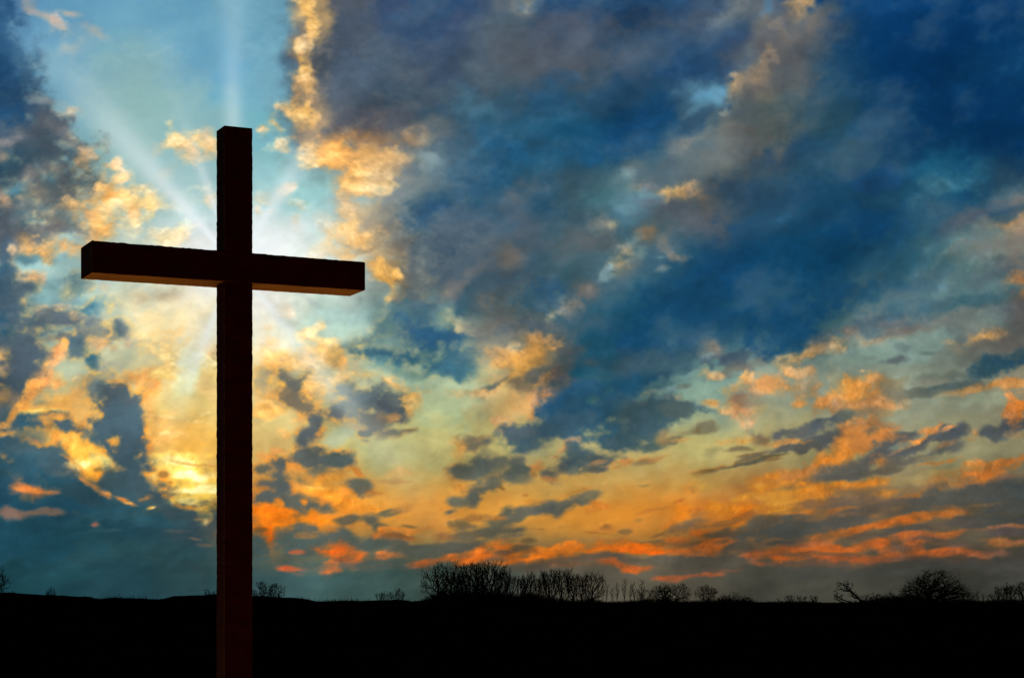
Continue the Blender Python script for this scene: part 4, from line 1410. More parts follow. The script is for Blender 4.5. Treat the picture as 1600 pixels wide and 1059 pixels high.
def bil(F, y, x):
    H, W = F.shape; y = np.clip(y, 0, H-1.001); x = np.clip(x, 0, W-1.001)
    y0 = y.astype(np.int32); x0 = x.astype(np.int32); ty = y-y0; tx = x-x0
    i = y0*W+x0; f = F.ravel()
    return (f[i]*(1-tx)+f[i+1]*tx)*(1-ty)+(f[i+W]*(1-tx)+f[i+W+1]*tx)*ty
def fbm(rng, H, W, lam, octs, gain=.5, ax=1.):
    o = np.zeros((H, W), np.float32); a = 1.; s = 0
    for k in range(octs):
        g = rng.standard_normal((257, 263)).astype(np.float32)
        o += a*ups(g, H, W, 1./lam, 1./(lam*ax), rng.random()*200, rng.random()*200)
        s += a*a; a *= gain; lam *= .5
    return o/math.sqrt(s)
def ss(t): t = np.clip(t, 0, 1); return t*t*(3-2*t)
def tri(q, n): return np.abs((q+n*64) % (2*n)-n)

X0, Y0, W, H = -450, -500, 2500, 1480
HX, HZ = 800., 940.                             # north on the horizon, in samples
def parse_clouds():
    base = []
    for l in CLOUDS.strip().split('\n'):
        s, x, z, rx, rz, a, cr, cg, cb_, o = l.split()
        base.append((s, float(x)*PX+HX, HZ-float(z)*PX, float(rx)*PX, float(rz)*PX, float(a), np.array([float(cr), float(cg), float(cb_)], np.float32)/255, float(o)))
    out = []
    for (s, cx, cy, rx, ry, a, c, o) in base:    # the banks carry on past the part of the sky in view
        if cx < 480: out.append((s, -cx+6, cy, rx, ry, -a, c, o))
        if cx > 1100: out.append((s, 3200-cx, cy, rx, ry, -a, c, o))
        if cy < 520 and cx < 1600:
            out.append((s, cx, -cy, rx*1.2, ry, -a, c, o))
            if cx < 480: out.append((s, -cx, -cy, rx*1.2, ry, a, c, o))
            if cx > 1100: out.append((s, 3200-cx, -cy, rx*1.2, ry, a, c, o))
    return out + base
def build_sky(seed=5):
    rng = np.random.default_rng(seed)
    yy, xx = np.mgrid[0:H, 0:W].astype(np.float32)
    X = xx+X0; Y = yy+Y0
    def rot(F, ang, st):
        c, s = math.cos(rad(ang)), math.sin(rad(ang))
        u = (xx-W/2)*c-(yy-H/2)*s; v = (xx-W/2)*s+(yy-H/2)*c
        return bil(F, tri(v+H/2, F.shape[0]-2), tri(u/st+W/2, F.shape[1]-2))
    low = 1-.5*ss((Y-560)/330)
    wx = fbm(rng, H, W, 80, 1)*WARP[0]+fbm(rng, H, W, 34, 2)*WARP[1]+fbm(rng, H, W, 12, 3, .6)*WARP[2]
    wy = (fbm(rng, H, W, 80, 1)*WARP[0]*.8+fbm(rng, H, W, 34, 2)*WARP[1]*.8+fbm(rng, H, W, 12, 3, .6)*WARP[2]*.85)*low
    N = fbm(rng, H, W, 22, 5, NG, 1.25)
    B = fbm(rng, H, W, 24, 4, .5, 1.2)
    B = bil(B, yy+wy*.8, xx+wx*.8)
    gy, gx = np.gradient(B)
    dx = 330-X; dy = 740-Y; d = np.sqrt(dx*dx+dy*dy)+40
    R = np.tanh(-(gx*dx+gy*dy)/d*5)
    SA = rot(fbm(rng, H, W, 60, 6, .55), 28, 1.6); SB = rot(fbm(rng, H, W, 34, 5, .6), 10, 3.2)
    g = np.array([float(c) for c in SKY_TINTS.split()], np.float32).reshape(-1, 17, 3)/255
    gu = 16-tri((X+wx*2.4)/100, 16.); gu = np.clip(tri((X+wx*2.4)/100+16, 16.), 0, 15.999)
    gv = np.clip(tri((Y+wy*1.8)/100+9, 9.), 0, 8.999)
    gv = np.where(Y > 899, 8.999, gv)
    u0 = gu.astype(int); v0 = gv.astype(int); tu = gu-u0; tv = gv-v0
    tu = (tu*tu*(3-2*tu))[..., None]; tv = (tv*tv*(3-2*tv))[..., None]
    T1 = fbm(rng, H, W, 15, 4, .62, 1.8); T2 = fbm(rng, H, W, 9, 3, .6, 1.3)
    lowT = ss((Y-650)/200); T1 = T1*.6+T2*.5*(1-lowT)+.45*lowT*rot(fbm(rng, H, W, 12, 4, .6), 9, 3.5)
    AD = np.zeros((H, W), np.float32)
    N = N*(1-.6*lowT)+.75*lowT*rot(fbm(rng, H, W, 13, 5, .6), 8, 3.2)
    SOFT = 1+.3*(1-ss((Y-380)/200)); TF = .25+.3*(1-ss((Y-300)/200))
    K = (g[v0, u0]*(1-tu)+g[v0, u0+1]*tu)*(1-tv)+(g[v0+1, u0]*(1-tu)+g[v0+1, u0+1]*tu)*tv
    for (s, cx, cy, rx, ry, a, col, o) in parse_clouds():
        w, soft, amp, rel = STYLE[s]
        rr = max(rx, ry)*2.0+30
        ax0 = max(0, int(cx-X0-rr)); ax1 = min(W, int(cx-X0+rr)); ay0 = max(0, int(cy-Y0-rr)); ay1 = min(H, int(cy-Y0+rr))
        if ax1 <= ax0 or ay1 <= ay0: continue
        sl_ = (slice(ay0, ay1), slice(ax0, ax1))
        sm = min(1., max(rx, ry)/30.)*min(1., min(rx, ry)/9.+.25)
        px = X[sl_]+wx[sl_]*w*sm-cx; py = Y[sl_]+wy[sl_]*w*sm-cy
        c, sn = math.cos(rad(a)), math.sin(rad(a))
        u = (px*c-py*sn)/rx; v = (px*sn+py*c)/ry
        rho = np.sqrt(u*u+v*v)
        sf = soft*SOFT[sl_]; cov = ss((1+sf-rho+N[sl_]*amp)/(2*sf))*o; cov0 = cov
        if s == 'l': cov = cov*np.clip(.80+.30*T1[sl_], TF[sl_], 1)
        elif s == 'd': cov = cov*np.clip(.97+.10*T1[sl_], .6, 1)
        lum = 1+rel*R[sl_]+(rel*.5)*N[sl_]
        if s == 'l': lum = lum+.05*T1[sl_]; tint = np.stack([lum**.7, lum, lum**1.6], -1)
        else: tint = lum[..., None]
        K[sl_] += (col*tint-K[sl_])*cov[..., None]
        if s == 'd': AD[sl_] += (1-AD[sl_])*cov0
        elif s in 'ls': AD[sl_] *= 1-cov0
    CL = 1-.8*ss((490-X)/80)*ss((360-Y)/140)*(1-AD)
    K *= (1+.07*SA*CL+.03*SB*np.clip((Y-500)/300, 0, 1))[..., None]
    br = np.clip(SA*.28, 0, .30)*ss((X-520)/120)*ss((600-Y)/120)
    K += (np.array([.37, .40, .43], np.float32)-K)*br[..., None]
    # cloud rims catch the light of the sun behind them
    Bl = AD.copy()
    for q in range(3):
        for ax in (0, 1):
            c_ = np.cumsum(np.pad(Bl, [(4, 3) if a_ == ax else (0, 0) for a_ in (0, 1)], mode='edge'), axis=ax)
            Bl = (c_[7:]-c_[:-7])/7 if ax == 0 else (c_[:, 7:]-c_[:, :-7])/7
    r = np.hypot(X-340, Y-600)
    rim = np.clip(Bl*(1-AD)*3.2, 0, 1)*np.exp(-(r/420)**2)*np.clip(.6+.5*T1, 0, 1.2)*.75*ss((815-Y)/50)*(1-.6*ss((X-520)/80))
    hot = np.stack([np.full_like(Y, 1.), .80-.24*ss((Y-450)/350), .52-.32*ss((Y-350)/350)], -1).astype(np.float32)
    K += (hot-K)*np.clip(rim, 0, 1)[..., None]
    lm = K.mean(-1, keepdims=True)
    K *= .84+.20*np.clip(lm/.62, 0, 1)
    K *= (1-.06*ss((Y-620)/120)*ss((X-520)/150))[..., None]
    bl = np.clip((K[..., 2]-K[..., 0])*2-.15, 0, 1)[..., None]
    K += (lm*.98-K)*.13*bl
    K *= (1-.10*ss((Y-640)/120)*ss((420-X)/120)*np.clip(1.3-lm[..., 0]*2, 0, 1))[..., None]
    K *= (1+.03*T1*CL)[..., None]
    wr = np.clip((K[..., 0]-K[..., 2])*1.6-.25, 0, 1)*ss((Y-560)/260)
    K[..., 2] *= 1-.25*wr; K[..., 1] *= 1-.05*wr; K *= (1-.09*wr*ss((X-850)/200))[..., None]
    # light scattered round the hidden sun, and its crepuscular rays
    dx = X-368; dy = Y-412; r = np.sqrt(dx*dx+dy*dy)+1e-3; th = np.degrees(np.arctan2(-dy, dx))
    G = .74*np.exp(-(r/68)**1.5)+.13*np.exp(-(r/150)**2)
    for (t, wd, ln, am) in RAYS:
        dt = (th-t+180) % 360-180
        G = G+am*np.exp(-(dt/wd)**2)*np.exp(-(r/ln)**2.6)*ss((r-5)/60)
    k = np.clip(G, 0, .97)[..., None]
    K = K+(np.array([.93, .96, .97], np.float32)-K)*k
    K = np.clip(K, 0., 1.05)
    Kb = K.copy()                                # a soft lens-wide blur of one sample
    Kb[1:-1, 1:-1] = (K[1:-1, 1:-1]*4+(K[:-2, 1:-1]+K[2:, 1:-1]+K[1:-1, :-2]+K[1:-1, 2:])*2+K[:-2, :-2]+K[2:, 2:]+K[:-2, 2:]+K[2:, :-2])/16
    return Kb
WARP = (5., 4.5, 2.2); NG = .54
#        warp, softness, ragged, relief
STYLE = {'d': (1., .5, .36, .035), 'l': (1., .62, .5, .12), 'm': (1.2, .7, .35, .05), 'w': (1.3, .9, .32, .02), 's': (1., .5, .25, .02)}
RAYS = [(132, 5.5, 390, .55), (91, 3.6, 420, .42), (110, 3.2, 215, .46), (58, 5.5, 235, .50), (29, 8, 200, .32), (72, 4, 110, .15), (150, 8, 150, .12),
        (-112, 4.5, 250, .42), (-52, 4.5, 380, .36), (-70, 5, 150, .12), (-150, 9, 140, .15), (10, 7, 150, .15), (-20, 6, 160, .15), (-132, 5, 170, .12)]
K = build_sky()
lin = np.where(K <= .04045, K/12.92, ((np.maximum(K, 0)+.055)/1.055)**2.4).astype(np.float32)
buf = np.ones((H, W, 4), np.float32); buf[..., :3] = lin[::-1]
img = bpy.data.images.new('evening_sky', W, H, alpha=False, float_buffer=True)
img.colorspace_settings.name = 'Linear Rec.709'
img.pixels.foreach_set(buf.ravel()); img.update(); img.pack()
del buf, lin, K

world = bpy.data.worlds.new("World"); S.world = world; world.use_nodes = True
nt = world.node_tree; nt.nodes.clear()
def nd(t, **kw):
    n = nt.nodes.new(t)
    for k, v in kw.items(): setattr(n, k, v)
    return n
def mth(op, a, b=None, c=None, clamp=False):
    n = nd('ShaderNodeMath', operation=op); n.use_clamp = clamp
    for i, v in enumerate((a, b, c)):
        if v is None: continue
        if isinstance(v, (int, float)): n.inputs[i].default_value = v
        else: nt.links.new(v, n.inputs[i])
    return n.outputs[0]
tc = nd('ShaderNodeTexCoord'); sp = nd('ShaderNodeSeparateXYZ'); nt.links.new(tc.outputs['Generated'], sp.inputs[0])
yc = mth('MAXIMUM', sp.outputs[1], 0.02)
tu = mth('DIVIDE', sp.outputs[0], yc); tv = mth('DIVIDE', sp.outputs[2], yc)
iu = mth('MULTIPLY_ADD', tu, 3300./W, (HX-X0)/W); iv = mth('MULTIPLY_ADD', tv, 3300./H, 1-(HZ-Y0)/H)
cb = nd('ShaderNodeCombineXYZ'); nt.links.new(iu, cb.inputs[0]); nt.links.new(iv, cb.inputs[1])
it = nd('ShaderNodeTexImage', interpolation='Linear', extension='EXTEND'); it.image = img
nt.links.new(cb.outputs[0], it.inputs['Vector'])
sk = nd('ShaderNodeTexSky', sky_type='NISHITA'); sk.sun_disc = False
sk.sun_elevation = rad(SUN_EL); sk.sun_rotation = rad(SUN_AZ)
e1 = mth('MULTIPLY', mth('SUBTRACT', 0.56, mth('ABSOLUTE', mth('ADD', iu, -0.5))), 12, clamp=True)
e2 = mth('MULTIPLY', mth('SUBTRACT', 1.04, iv), 12, clamp=True)
e3 = mth('MULTIPLY', mth('SUBTRACT', sp.outputs[1], 0.05), 20, clamp=True)
mk = mth('MULTIPLY', mth('MULTIPLY', e1, e2), e3)
b1 = nd('ShaderNodeBackground'); nt.links.new(sk.outputs[0], b1.inputs[0]); b1.inputs[1].default_value = 0.006
b2 = nd('ShaderNodeBackground'); nt.links.new(it.outputs[0], b2.inputs[0]); b2.inputs[1].default_value = 1.0
mx = nd('ShaderNodeMixShader'); nt.links.new(mk, mx.inputs[0]); nt.links.new(b1.outputs[0], mx.inputs[1]); nt.links.new(b2.outputs[0], mx.inputs[2])
wo = nd('ShaderNodeOutputWorld'); nt.links.new(mx.outputs[0], wo.inputs[0])

# ------------------------------------------------------------------ helpers
def tag(o, label=None, cat=None, group=None, kind=None):
    if label: o['label'] = label
    if cat: o['category'] = cat
    if group: o['group'] = group
    if kind: o['kind'] = kind
    return o
def empty(name, loc):
    o = bpy.data.objects.new(name, None); o.location = loc; o.empty_display_size = .3; C.objects.link(o); return o
def link(name, me, mat, parent=None):
    o = bpy.data.objects.new(name, me); C.objects.link(o)
    if mat:
        for m in (mat if isinstance(mat, (list, tuple)) else [mat]): me.materials.append(m)
    if parent: o.parent = parent
    return o
def mat(name, c1, c2, scale=4., rough=.85, spec=.2, bump=.3, stretch=(1, 1, 1), detail=8.):
    m = bpy.data.materials.new(name); m.use_nodes = True; t = m.node_tree
    p = t.nodes['Principled BSDF']; p.inputs['Roughness'].default_value = rough
    p.inputs['Specular IOR Level'].default_value = spec
    co = t.nodes.new('ShaderNodeTexCoord'); mp = t.nodes.new('ShaderNodeMapping'); mp.inputs['Scale'].default_value = stretch
    nz = t.nodes.new('ShaderNodeTexNoise'); nz.inputs['Scale'].default_value = scale; nz.inputs['Detail'].default_value = detail
    rp = t.nodes.new('ShaderNodeValToRGB')
    rp.color_ramp.elements[0].position = .35; rp.color_ramp.elements[1].position = .68
    rp.color_ramp.elements[0].color = (*c1, 1); rp.color_ramp.elements[1].color = (*c2, 1)
    bp = t.nodes.new('ShaderNodeBump'); bp.inputs['Strength'].default_value = bump; bp.inputs['Distance'].default_value = .02
    L = t.links.new
    L(co.outputs['Object'], mp.inputs[0]); L(mp.outputs[0], nz.inputs['Vector']); L(nz.outputs[0], rp.inputs[0])
    L(rp.outputs[0], p.inputs['Base Color']); L(nz.outputs[0], bp.inputs['Height']); L(bp.outputs[0], p.inputs['Normal'])
    return m
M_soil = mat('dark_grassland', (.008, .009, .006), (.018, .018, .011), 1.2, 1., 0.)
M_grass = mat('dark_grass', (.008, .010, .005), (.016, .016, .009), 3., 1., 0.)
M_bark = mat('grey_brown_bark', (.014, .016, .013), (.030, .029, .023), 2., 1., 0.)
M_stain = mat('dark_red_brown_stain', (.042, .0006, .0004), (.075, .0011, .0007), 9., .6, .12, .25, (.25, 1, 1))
M_underlight = mat('painted_underside_light', (.50, .19, .025), (.82, .38, .07), 12., .7, .15, .2, (.15, 1, 1))  # bright orange tint standing in for light on the crossbeam's underside
M_edgelight = mat('painted_edge_light', (.10, .03, .012), (.42, .19, .06), 30., .7, .1)  # paler timber tint imitating the light caught along the front-left arrises
M_bounce = mat('pale_bounce_gravel', (.62, .56, .46), (.84, .79, .68), 25., .9, .1)

# ------------------------------------------------------------------ ground: flat, then a low bank, then fields to the horizon
CREST = [(-900, 930), (-300, 934), (0, 926), (15, 925), (47, 928), (72, 929), (100, 930), (140, 932), (155, 935), (175, 933), (205, 934), (250, 936), (270, 931), (322, 929),
         (345, 927), (396, 930), (406, 931), (440, 933), (472, 934), (492, 939), (540, 938), (580, 938), (630, 936), (645, 939), (670, 937), (720, 940), (870, 942),
         (920, 943), (1015, 942), (1075, 943), (1134, 941), (1181, 942), (1276, 944), (1300, 945), (1360, 943), (1500, 943), (1600, 944), (2000, 940), (2600, 946)]
BY = 56.0; BF = 49.0
def crest_z(x):
    """height of the bank's crest at world x (crest line runs along y = BY)"""
    p = HX+3300*x/BY
    return EYE+(HZ-np.interp(p, [c[0] for c in CREST], [c[1] for c in CREST]))/3300*BY
def ground_z(x, y):
    h = crest_z(x)
    t = (y-BF)/(BY-BF)
    if t <= 0: return 0.
    if t <= 1: return h*t
    back = max(0., 1-(y-BY)/13.)
    return .2+(h-.2)*back
xs = sorted(set([-9000, -4000, -2000, -1000, -500, -250, -120, -70, -45, -34]+[round(-28+i*.14, 3) for i in range(401)]+[34, 45, 70, 120, 250, 500, 1000, 2000, 4000, 9000]))
ys = [-400, -100, -30, 0, 15, 30, 42, 46, 48, 49, 50, 51, 52, 53, 54, 55, 56, 57, 58.5, 61, 66, 69, 74, 85, 100, 117, 160, 260, 400, 600, 900, 1600, 4000, 9000]
rn = random.Random(3)
V = []
for y in ys:
    for x in xs:
        z = ground_z(x, y)
        if 49 < y < 60 and abs(x) < 30: z += rn.uniform(-.01, .01)
        V.append((x, y, z))
nx = len(xs)
F = [(j*nx+i, j*nx+i+1, (j+1)*nx+i+1, (j+1)*nx+i) for j in range(len(ys)-1) for i in range(nx-1)]
me = bpy.data.meshes.new('ground'); me.from_pydata(V, [], F); me.update()
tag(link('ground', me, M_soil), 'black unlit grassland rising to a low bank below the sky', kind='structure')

bm = bmesh.new()                                  # unseen pale gravel, added below the frame to bounce sun onto the crossbeam
vs = []
for k in range(64):
    a = k/64*2*math.pi; r = 19.5+.5*math.sin(5*a)
    vs.append(bm.verts.new((6.5+r*.8*math.cos(a), 25+r*.95*math.sin(a), .03)))
top = bm.faces.new(vs); ex = bmesh.ops.extrude_face_region(bm, geom=[top])
bmesh.ops.translate(bm, vec=(0, 0, -.07), verts=[v for v in ex['geom'] if isinstance(v, bmesh.types.BMVert)])
bmesh.ops.recalc_face_normals(bm, faces=bm.faces)
me = bpy.data.meshes.new('bounce_gravel'); bm.to_mesh(me); bm.free()
tag(link('bounce_gravel', me, M_bounce), 'unseen pale gravel added round the cross foot to bounce sunlight up', kind='structure')

# short grass and weeds along the crest
V = []; F = []
rg = random.Random(8)
for i in range(26000):
    x = rg.uniform(-24, 24); y = BY-abs(rg.gauss(0, .4))+.1
    tall = rg.random() < .025
    h = rg.uniform(.06, .16) if tall else abs(rg.gauss(.0, .035))+.015
    h *= .6+.8*abs(math.sin(x*1.7)+math.sin(x*.53+1))*.6
    z = ground_z(x, y)-.02; w = rg.uniform(.002, .006); lx = rg.gauss(0, .35)*h; ly = rg.gauss(0, .3)*h; a = rg.uniform(0, math.pi)
    n = len(V); ca, sa = math.cos(a)*w, math.sin(a)*w
    V += [(x-ca, y-sa, z), (x+ca, y+sa, z), (x+ca*.7+lx*.4, y+sa*.7+ly*.4, z+h*.6), (x-ca*.7+lx*.4, y-sa*.7+ly*.4, z+h*.6), (x+lx, y+ly, z+h)]
    F += [(n, n+1, n+2, n+3), (n+3, n+2, n+4)]
me = bpy.data.meshes.new('grass'); me.from_pydata(V, [], F); me.update()
tag(link('grass', me, M_grass), 'short dark grass fringing the crest of the bank', kind='stuff')

# ------------------------------------------------------------------ the cross
PSI = rad(24.5); bx, by = math.cos(PSI), math.sin(PSI); ORG = Vector((-4.32, 21.7, 0))
def cp(t, d, z):                                   # along the beam, into the depth, up
    return Vector((ORG.x+t*bx-d*by, ORG.y+t*by+d*bx, z))
BASE = cp(1.566, .14, 0)
cross = tag(empty('wooden_cross', BASE), 'tall dark red-brown timber cross standing in front of the hidden sun', 'cross')
def timber(name, t0, t1, d0, d1, zb, zt, axis, mats, seed, nseg, taper=0., under=False):
    """a sawn beam: rounded arrises, slightly uneven faces"""
    bm = bmesh.new()
    bmesh.ops.create_cube(bm, size=1)
    for v in bm.verts:
        u, w, q = v.co.x+.5, v.co.y+.5, v.co.z+.5
        v.co = Vector((t0+(t1-t0)*u, d0+(d1-d0)*w, zb+(zt-zb)*q-(taper*u if q > .5 else 0)))
    bmesh.ops.bevel(bm, geom=list(bm.edges), offset=.013, segments=3, profile=.6, affect='EDGES', clamp_overlap=True)
    no = Vector((1, 0, 0)) if axis == 'x' else Vector((0, 0, 1))
    lo, hi = (t0, t1) if axis == 'x' else (zb, zt)
    for k in range(1, nseg):
        c = lo+(hi-lo)*k/nseg
        if c < lo+.03 or c > hi-.03: continue
        bmesh.ops.bisect_plane(bm, geom=list(bm.verts)+list(bm.edges)+list(bm.faces), plane_co=no*c, plane_no=no)
    r = random.Random(seed)
    off = {}
    for v in bm.verts:
        key = (round(v.co[0 if axis == 'x' else 2], 3))
        cy_ = v.co.y > (d0+d1)/2; cz_ = (v.co.z > (zb+zt)/2) if axis == 'x' else (v.co.x > (t0+t1)/2)
        k2 = (key, cy_, cz_)
        if k2 not in off: off[k2] = (r.gauss(0, .0014), r.gauss(0, .0017))
        a, b = off[k2]
        if axis == 'x': v.co.y += a*.5; v.co.z += b*(1. if cz_ else .4)
        else: v.co.x += a; v.co.y += b*.5
    for f in bm.faces:
        f.normal_update()
        f.material_index = 1 if (under and f.normal.z < -.8) else 0  # lower face gets its lit look from the brighter colour
        if abs(f.normal.z) < .3 and f.normal.x < -.5 and f.normal.y < -.5: f.material_index = 2  # edge highlight put into the arris colour
    for v in bm.verts: v.co = cp(v.co.x, v.co.y, v.co.z)-BASE
    bmesh.ops.recalc_face_normals(bm, faces=bm.faces)
    me = bpy.data.meshes.new(name); bm.to_mesh(me); bm.free()
    return link(name, me, mats, cross)
timber('crossbeam', 0, 2.997, 0, .489, 5.081, 5.413, 'x', [M_stain, M_underlight, M_edgelight], 4, 90, .024, True)
timber('post', 1.408, 1.724, .0025, .281, -.4, 5.079, 'z', [M_stain, M_underlight, M_edgelight], 5, 150)
timber('post_head', 1.408, 1.724, .0025, .281, 5.40, 6.725, 'z', [M_stain, M_underlight, M_edgelight], 6, 40)

# ------------------------------------------------------------------ bare winter trees
def mesh_from_segs(segs, name, sides=3):
    """segs: rows p0(3) p1(3) r0 r1 -> tapered tubes in one mesh"""
    A = np.array(segs, np.float64); p0, p1, r0, r1 = A[:, 0:3], A[:, 3:6], A[:, 6], A[:, 7]
    d = p1-p0; d /= np.linalg.norm(d, axis=1)[:, None]+1e-9
    up = np.where(np.abs(d[:, 2:3]) > .9, np.array([[1., 0, 0]]), np.array([[0, 0, 1.]]))
    e1 = np.cross(d, up); e1 /= np.linalg.norm(e1, axis=1)[:, None]+1e-9; e2 = np.cross(d, e1)
    n = len(A); vs = np.zeros((n, 2*sides, 3))
    for k in range(sides):
        a = 2*math.pi*k/sides; o = e1*math.cos(a)+e2*math.sin(a)
        vs[:, k] = p0+o*r0[:, None]; vs[:, sides+k] = p1+o*r1[:, None]
    base = (np.arange(n)*2*sides)[:, None]
    fs = np.concatenate([base+np.array([[k, (k+1) % sides, sides+(k+1) % sides, sides+k]]) for k in range(sides)], 1).reshape(-1, 4)
    me = bpy.data.meshes.new(name)
    me.vertices.add(n*2*sides); me.vertices.foreach_set('co', vs.ravel())
    me.loops.add(fs.size); me.loops.foreach_set('vertex_index', fs.ravel().astype(np.int32))
    me.polygons.add(len(fs)); me.polygons.foreach_set('loop_start', np.arange(0, fs.size, 4, dtype=np.int32))
    me.update(calc_edges=True)
    return me
def grow(kind, seed):
    """a bare tree in a box 1 wide and 1 tall: limbs reach out one by one to buds spread through the crown's shape"""
    r = np.random.default_rng(seed); R = r.random
    if kind == 'slim':
        T = []; K_ = []; p = np.array([0, 0, 0.]); d = np.array([0, 0, 1.])
        for i in range(12):
            q = p+d/12; ra = .012*(1-i/13); T.append((*p, *q, ra, .012*(1-(i+1)/13))); p = q
            d = d+np.array([r.normal(0, .05), r.normal(0, .05), .1]); d /= np.linalg.norm(d)
            if i > 2:
                for k in range(2):
                    a = R()*6.28; l = (13-i)*.022+.05; dd = np.array([math.cos(a)*.12, math.sin(a)*.12, l]); b = p
                    for j in range(3):
                        b2 = b+dd/3; K_.append((*b, *b2, .004*(1-j/4), .004*(1-(j+1)/4)))
                        if j: K_.append((*b2, *(b2+np.array([r.normal(0, .05), r.normal(0, .05), .5*l])), .003, .001))
                        b = b2
        return T, K_
    n = dict(oak=1300, round=420, vase=330, shrub=190, lean=170)[kind]
    buds = []
    while len(buds) < n:
        x, y, z = R()-.5, R()-.5, R(); q = math.hypot(x, y)*2
        lump = .10*math.sin(math.atan2(y, x)*3+seed)+.08*math.sin(x*11+seed*1.7)+.06*math.sin(z*13+seed)
        if kind == 'oak': ok = q*q+max(0, (z-.12)/.88)**2 < (1+lump*.5)**2 and z > .14+.25*q*(R()) and (q*q+z*z > .10 or R() < .2)
        elif kind == 'round': ok = q*q+((z-.60)/.42)**2 < (1+lump)**2 and (R() < .35+.65*(q*q+((z-.6)/.42)**2))
        elif kind == 'vase': ok = q < (.26+.7*z)*(1+lump) and z > .2 and z < 1-.12*q+lump
        elif kind == 'shrub': ok = q < (.45+.6*z)*(1+lump) and z > .1 and z < 1-.35*q*q+lump
        else:
            ok = any(((x-cx)/a)**2+((z-cz)/c)**2+(y/.3)**2 < 1 for cx, cz, a, c in ((-.16, .80, .26, .22), (-.38, .46, .14, .22), (-.12, .2, .34, .14), (.3, .36, .2, .2), (.05, .5, .12, .12)))
        if ok: buds.append((x, y, z))
    buds = np.array(buds)
    if kind == 'lean': P = [(.42, 0, 0), (.3, 0, .2), (.16, 0, .38), (.04, 0, .55), (-.05, 0, .68), (.1, .02, .2), (-.1, 0, .26), (-.26, 0, .34)]; par = [-1, 0, 1, 2, 3, 1, 5, 6]
    elif kind == 'shrub': P = [(0, 0, 0), (-.12, 0, .08), (.12, .05, .08), (0, -.1, .1)]; par = [-1, 0, 0, 0]
    else:
        h = dict(oak=.20, round=.26, vase=.16)[kind]; lx = r.normal(0, .05)
        P = [(0, 0, 0), (lx*.3, 0, h*.34), (lx*.7, 0, h*.68), (lx, 0, h)]; par = [-1, 0, 1, 2]
    nt0 = len(P); P = [np.array(p, float) for p in P]
    plen = [0.]*nt0
    for i in range(1, nt0): plen[i] = plen[par[i]]+np.linalg.norm(P[i]-P[par[i]])
    A = np.zeros((n*5+20, 3)); L = np.zeros(n*5+20); m = nt0
    A[:m] = P; L[:m] = plen
    root = A[min(3, nt0-1)] if kind != 'lean' else A[1]
    order = np.argsort(np.linalg.norm(buds-root, axis=1)+r.normal(0, .12, n))
    first = 1 if kind in ('shrub', 'lean') else 3
    for bi in order:
        t = buds[bi]
        dv = t-A[first:m]; D = np.linalg.norm(dv, axis=1)
        cost = D+.42*L[first:m]+np.where(dv[:, 2] < 0, -dv[:, 2]*1.2, 0)
        j = first+int(np.argmin(cost)); D = D[j-first]
        k = max(2, min(4, int(D/.07)+1)); a0 = A[j].copy(); prev = j
        bend = r.normal(0, .10*D, 3); bend[2] -= .10*D
        for s_ in range(1, k+1):
            f = s_/k; q = a0+(t-a0)*f+bend*math.sin(math.pi*f)+(r.normal(0, .06*D/k, 3) if s_ < k else 0)
            A[m] = q; par.append(prev); L[m] = L[prev]+np.linalg.norm(q-A[prev]); prev = m; m += 1
    A = A[:m]; w = np.zeros(m); kids = np.zeros(m)
    for i in range(m-1, 0, -1):
        if kids[i] == 0: w[i] += 1
        w[par[i]] += w[i]; kids[par[i]] += 1
    tip = dict(oak=.0022, round=.0032, vase=.0032, shrub=.0045, lean=.0045)[kind]
    rad_ = tip*np.power(np.maximum(w, 1), .42)
    T = []; K_ = []
    for i in range(1, m):
        j = par[i]; row = (*A[j], *A[i], min(rad_[j], rad_[i]*1.35), rad_[i])
        (T if i < nt0 else K_).append(row)
        if kids[i] == 0 or R() < .35:
            for k in range(3 if kids[i] == 0 else 1):
                d = A[i]-A[j]; d /= np.linalg.norm(d)+1e-9
                e = A[i]+(d*.6+r.normal(0, .55, 3)+np.array([0, 0, .25]))*(.035+.03*R())
                K_.append((*A[i], *e, tip*.8, tip*.4))
    return T, K_
def tree(name, kind, px, top, wpx, base_px, dist, seed, label, cat, group, thick=1.):
    """a bare tree standing at its own distance: px/top/width are where it shows against the sky, in chart samples"""
    T, K_ = grow(kind, seed)
    A = np.array(T); B = np.array(K_)
    al = np.concatenate([A, B])
    pts = np.concatenate([al[:, 0:3], al[:, 3:6]])
    lo, hi = (np.percentile(pts[:, 0], 1), np.percentile(pts[:, 0], 99)) if kind != 'slim' else (-.15, .15)
    zt = np.percentile(pts[:, 2], 99.3)
    u = dist/3300
    z0 = ground_z((px-HX)*u, dist)
    ztop = EYE+(HZ-top)*u
    zb = z0-.3
    sx = wpx*u/(hi-lo); sz = (ztop-zb)/zt
    x0 = (px-HX)*u-(lo+hi)/2*sx
    for Q in (A, B):
        Q[:, [0, 3]] *= sx; Q[:, [1, 4]] *= sx; Q[:, [2, 5]] *= sz
        Q[:, 6:8] *= (sx*.4+sz*.6)*thick
    B[:, 6:8] = np.maximum(B[:, 6:8], .024)
    root = tag(empty(name, (x0, dist, zb)), label, cat, group)
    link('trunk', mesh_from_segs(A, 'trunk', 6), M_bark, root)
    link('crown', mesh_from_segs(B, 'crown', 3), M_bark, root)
    return root
G1 = 'bare trees of the tall grove'; G2 = 'bare trees in the middle of the tree line'; G3 = 'thin bare saplings on the skyline'; G4 = 'bare bushes on the skyline'; G5 = 'bare trees at the right end of the skyline'
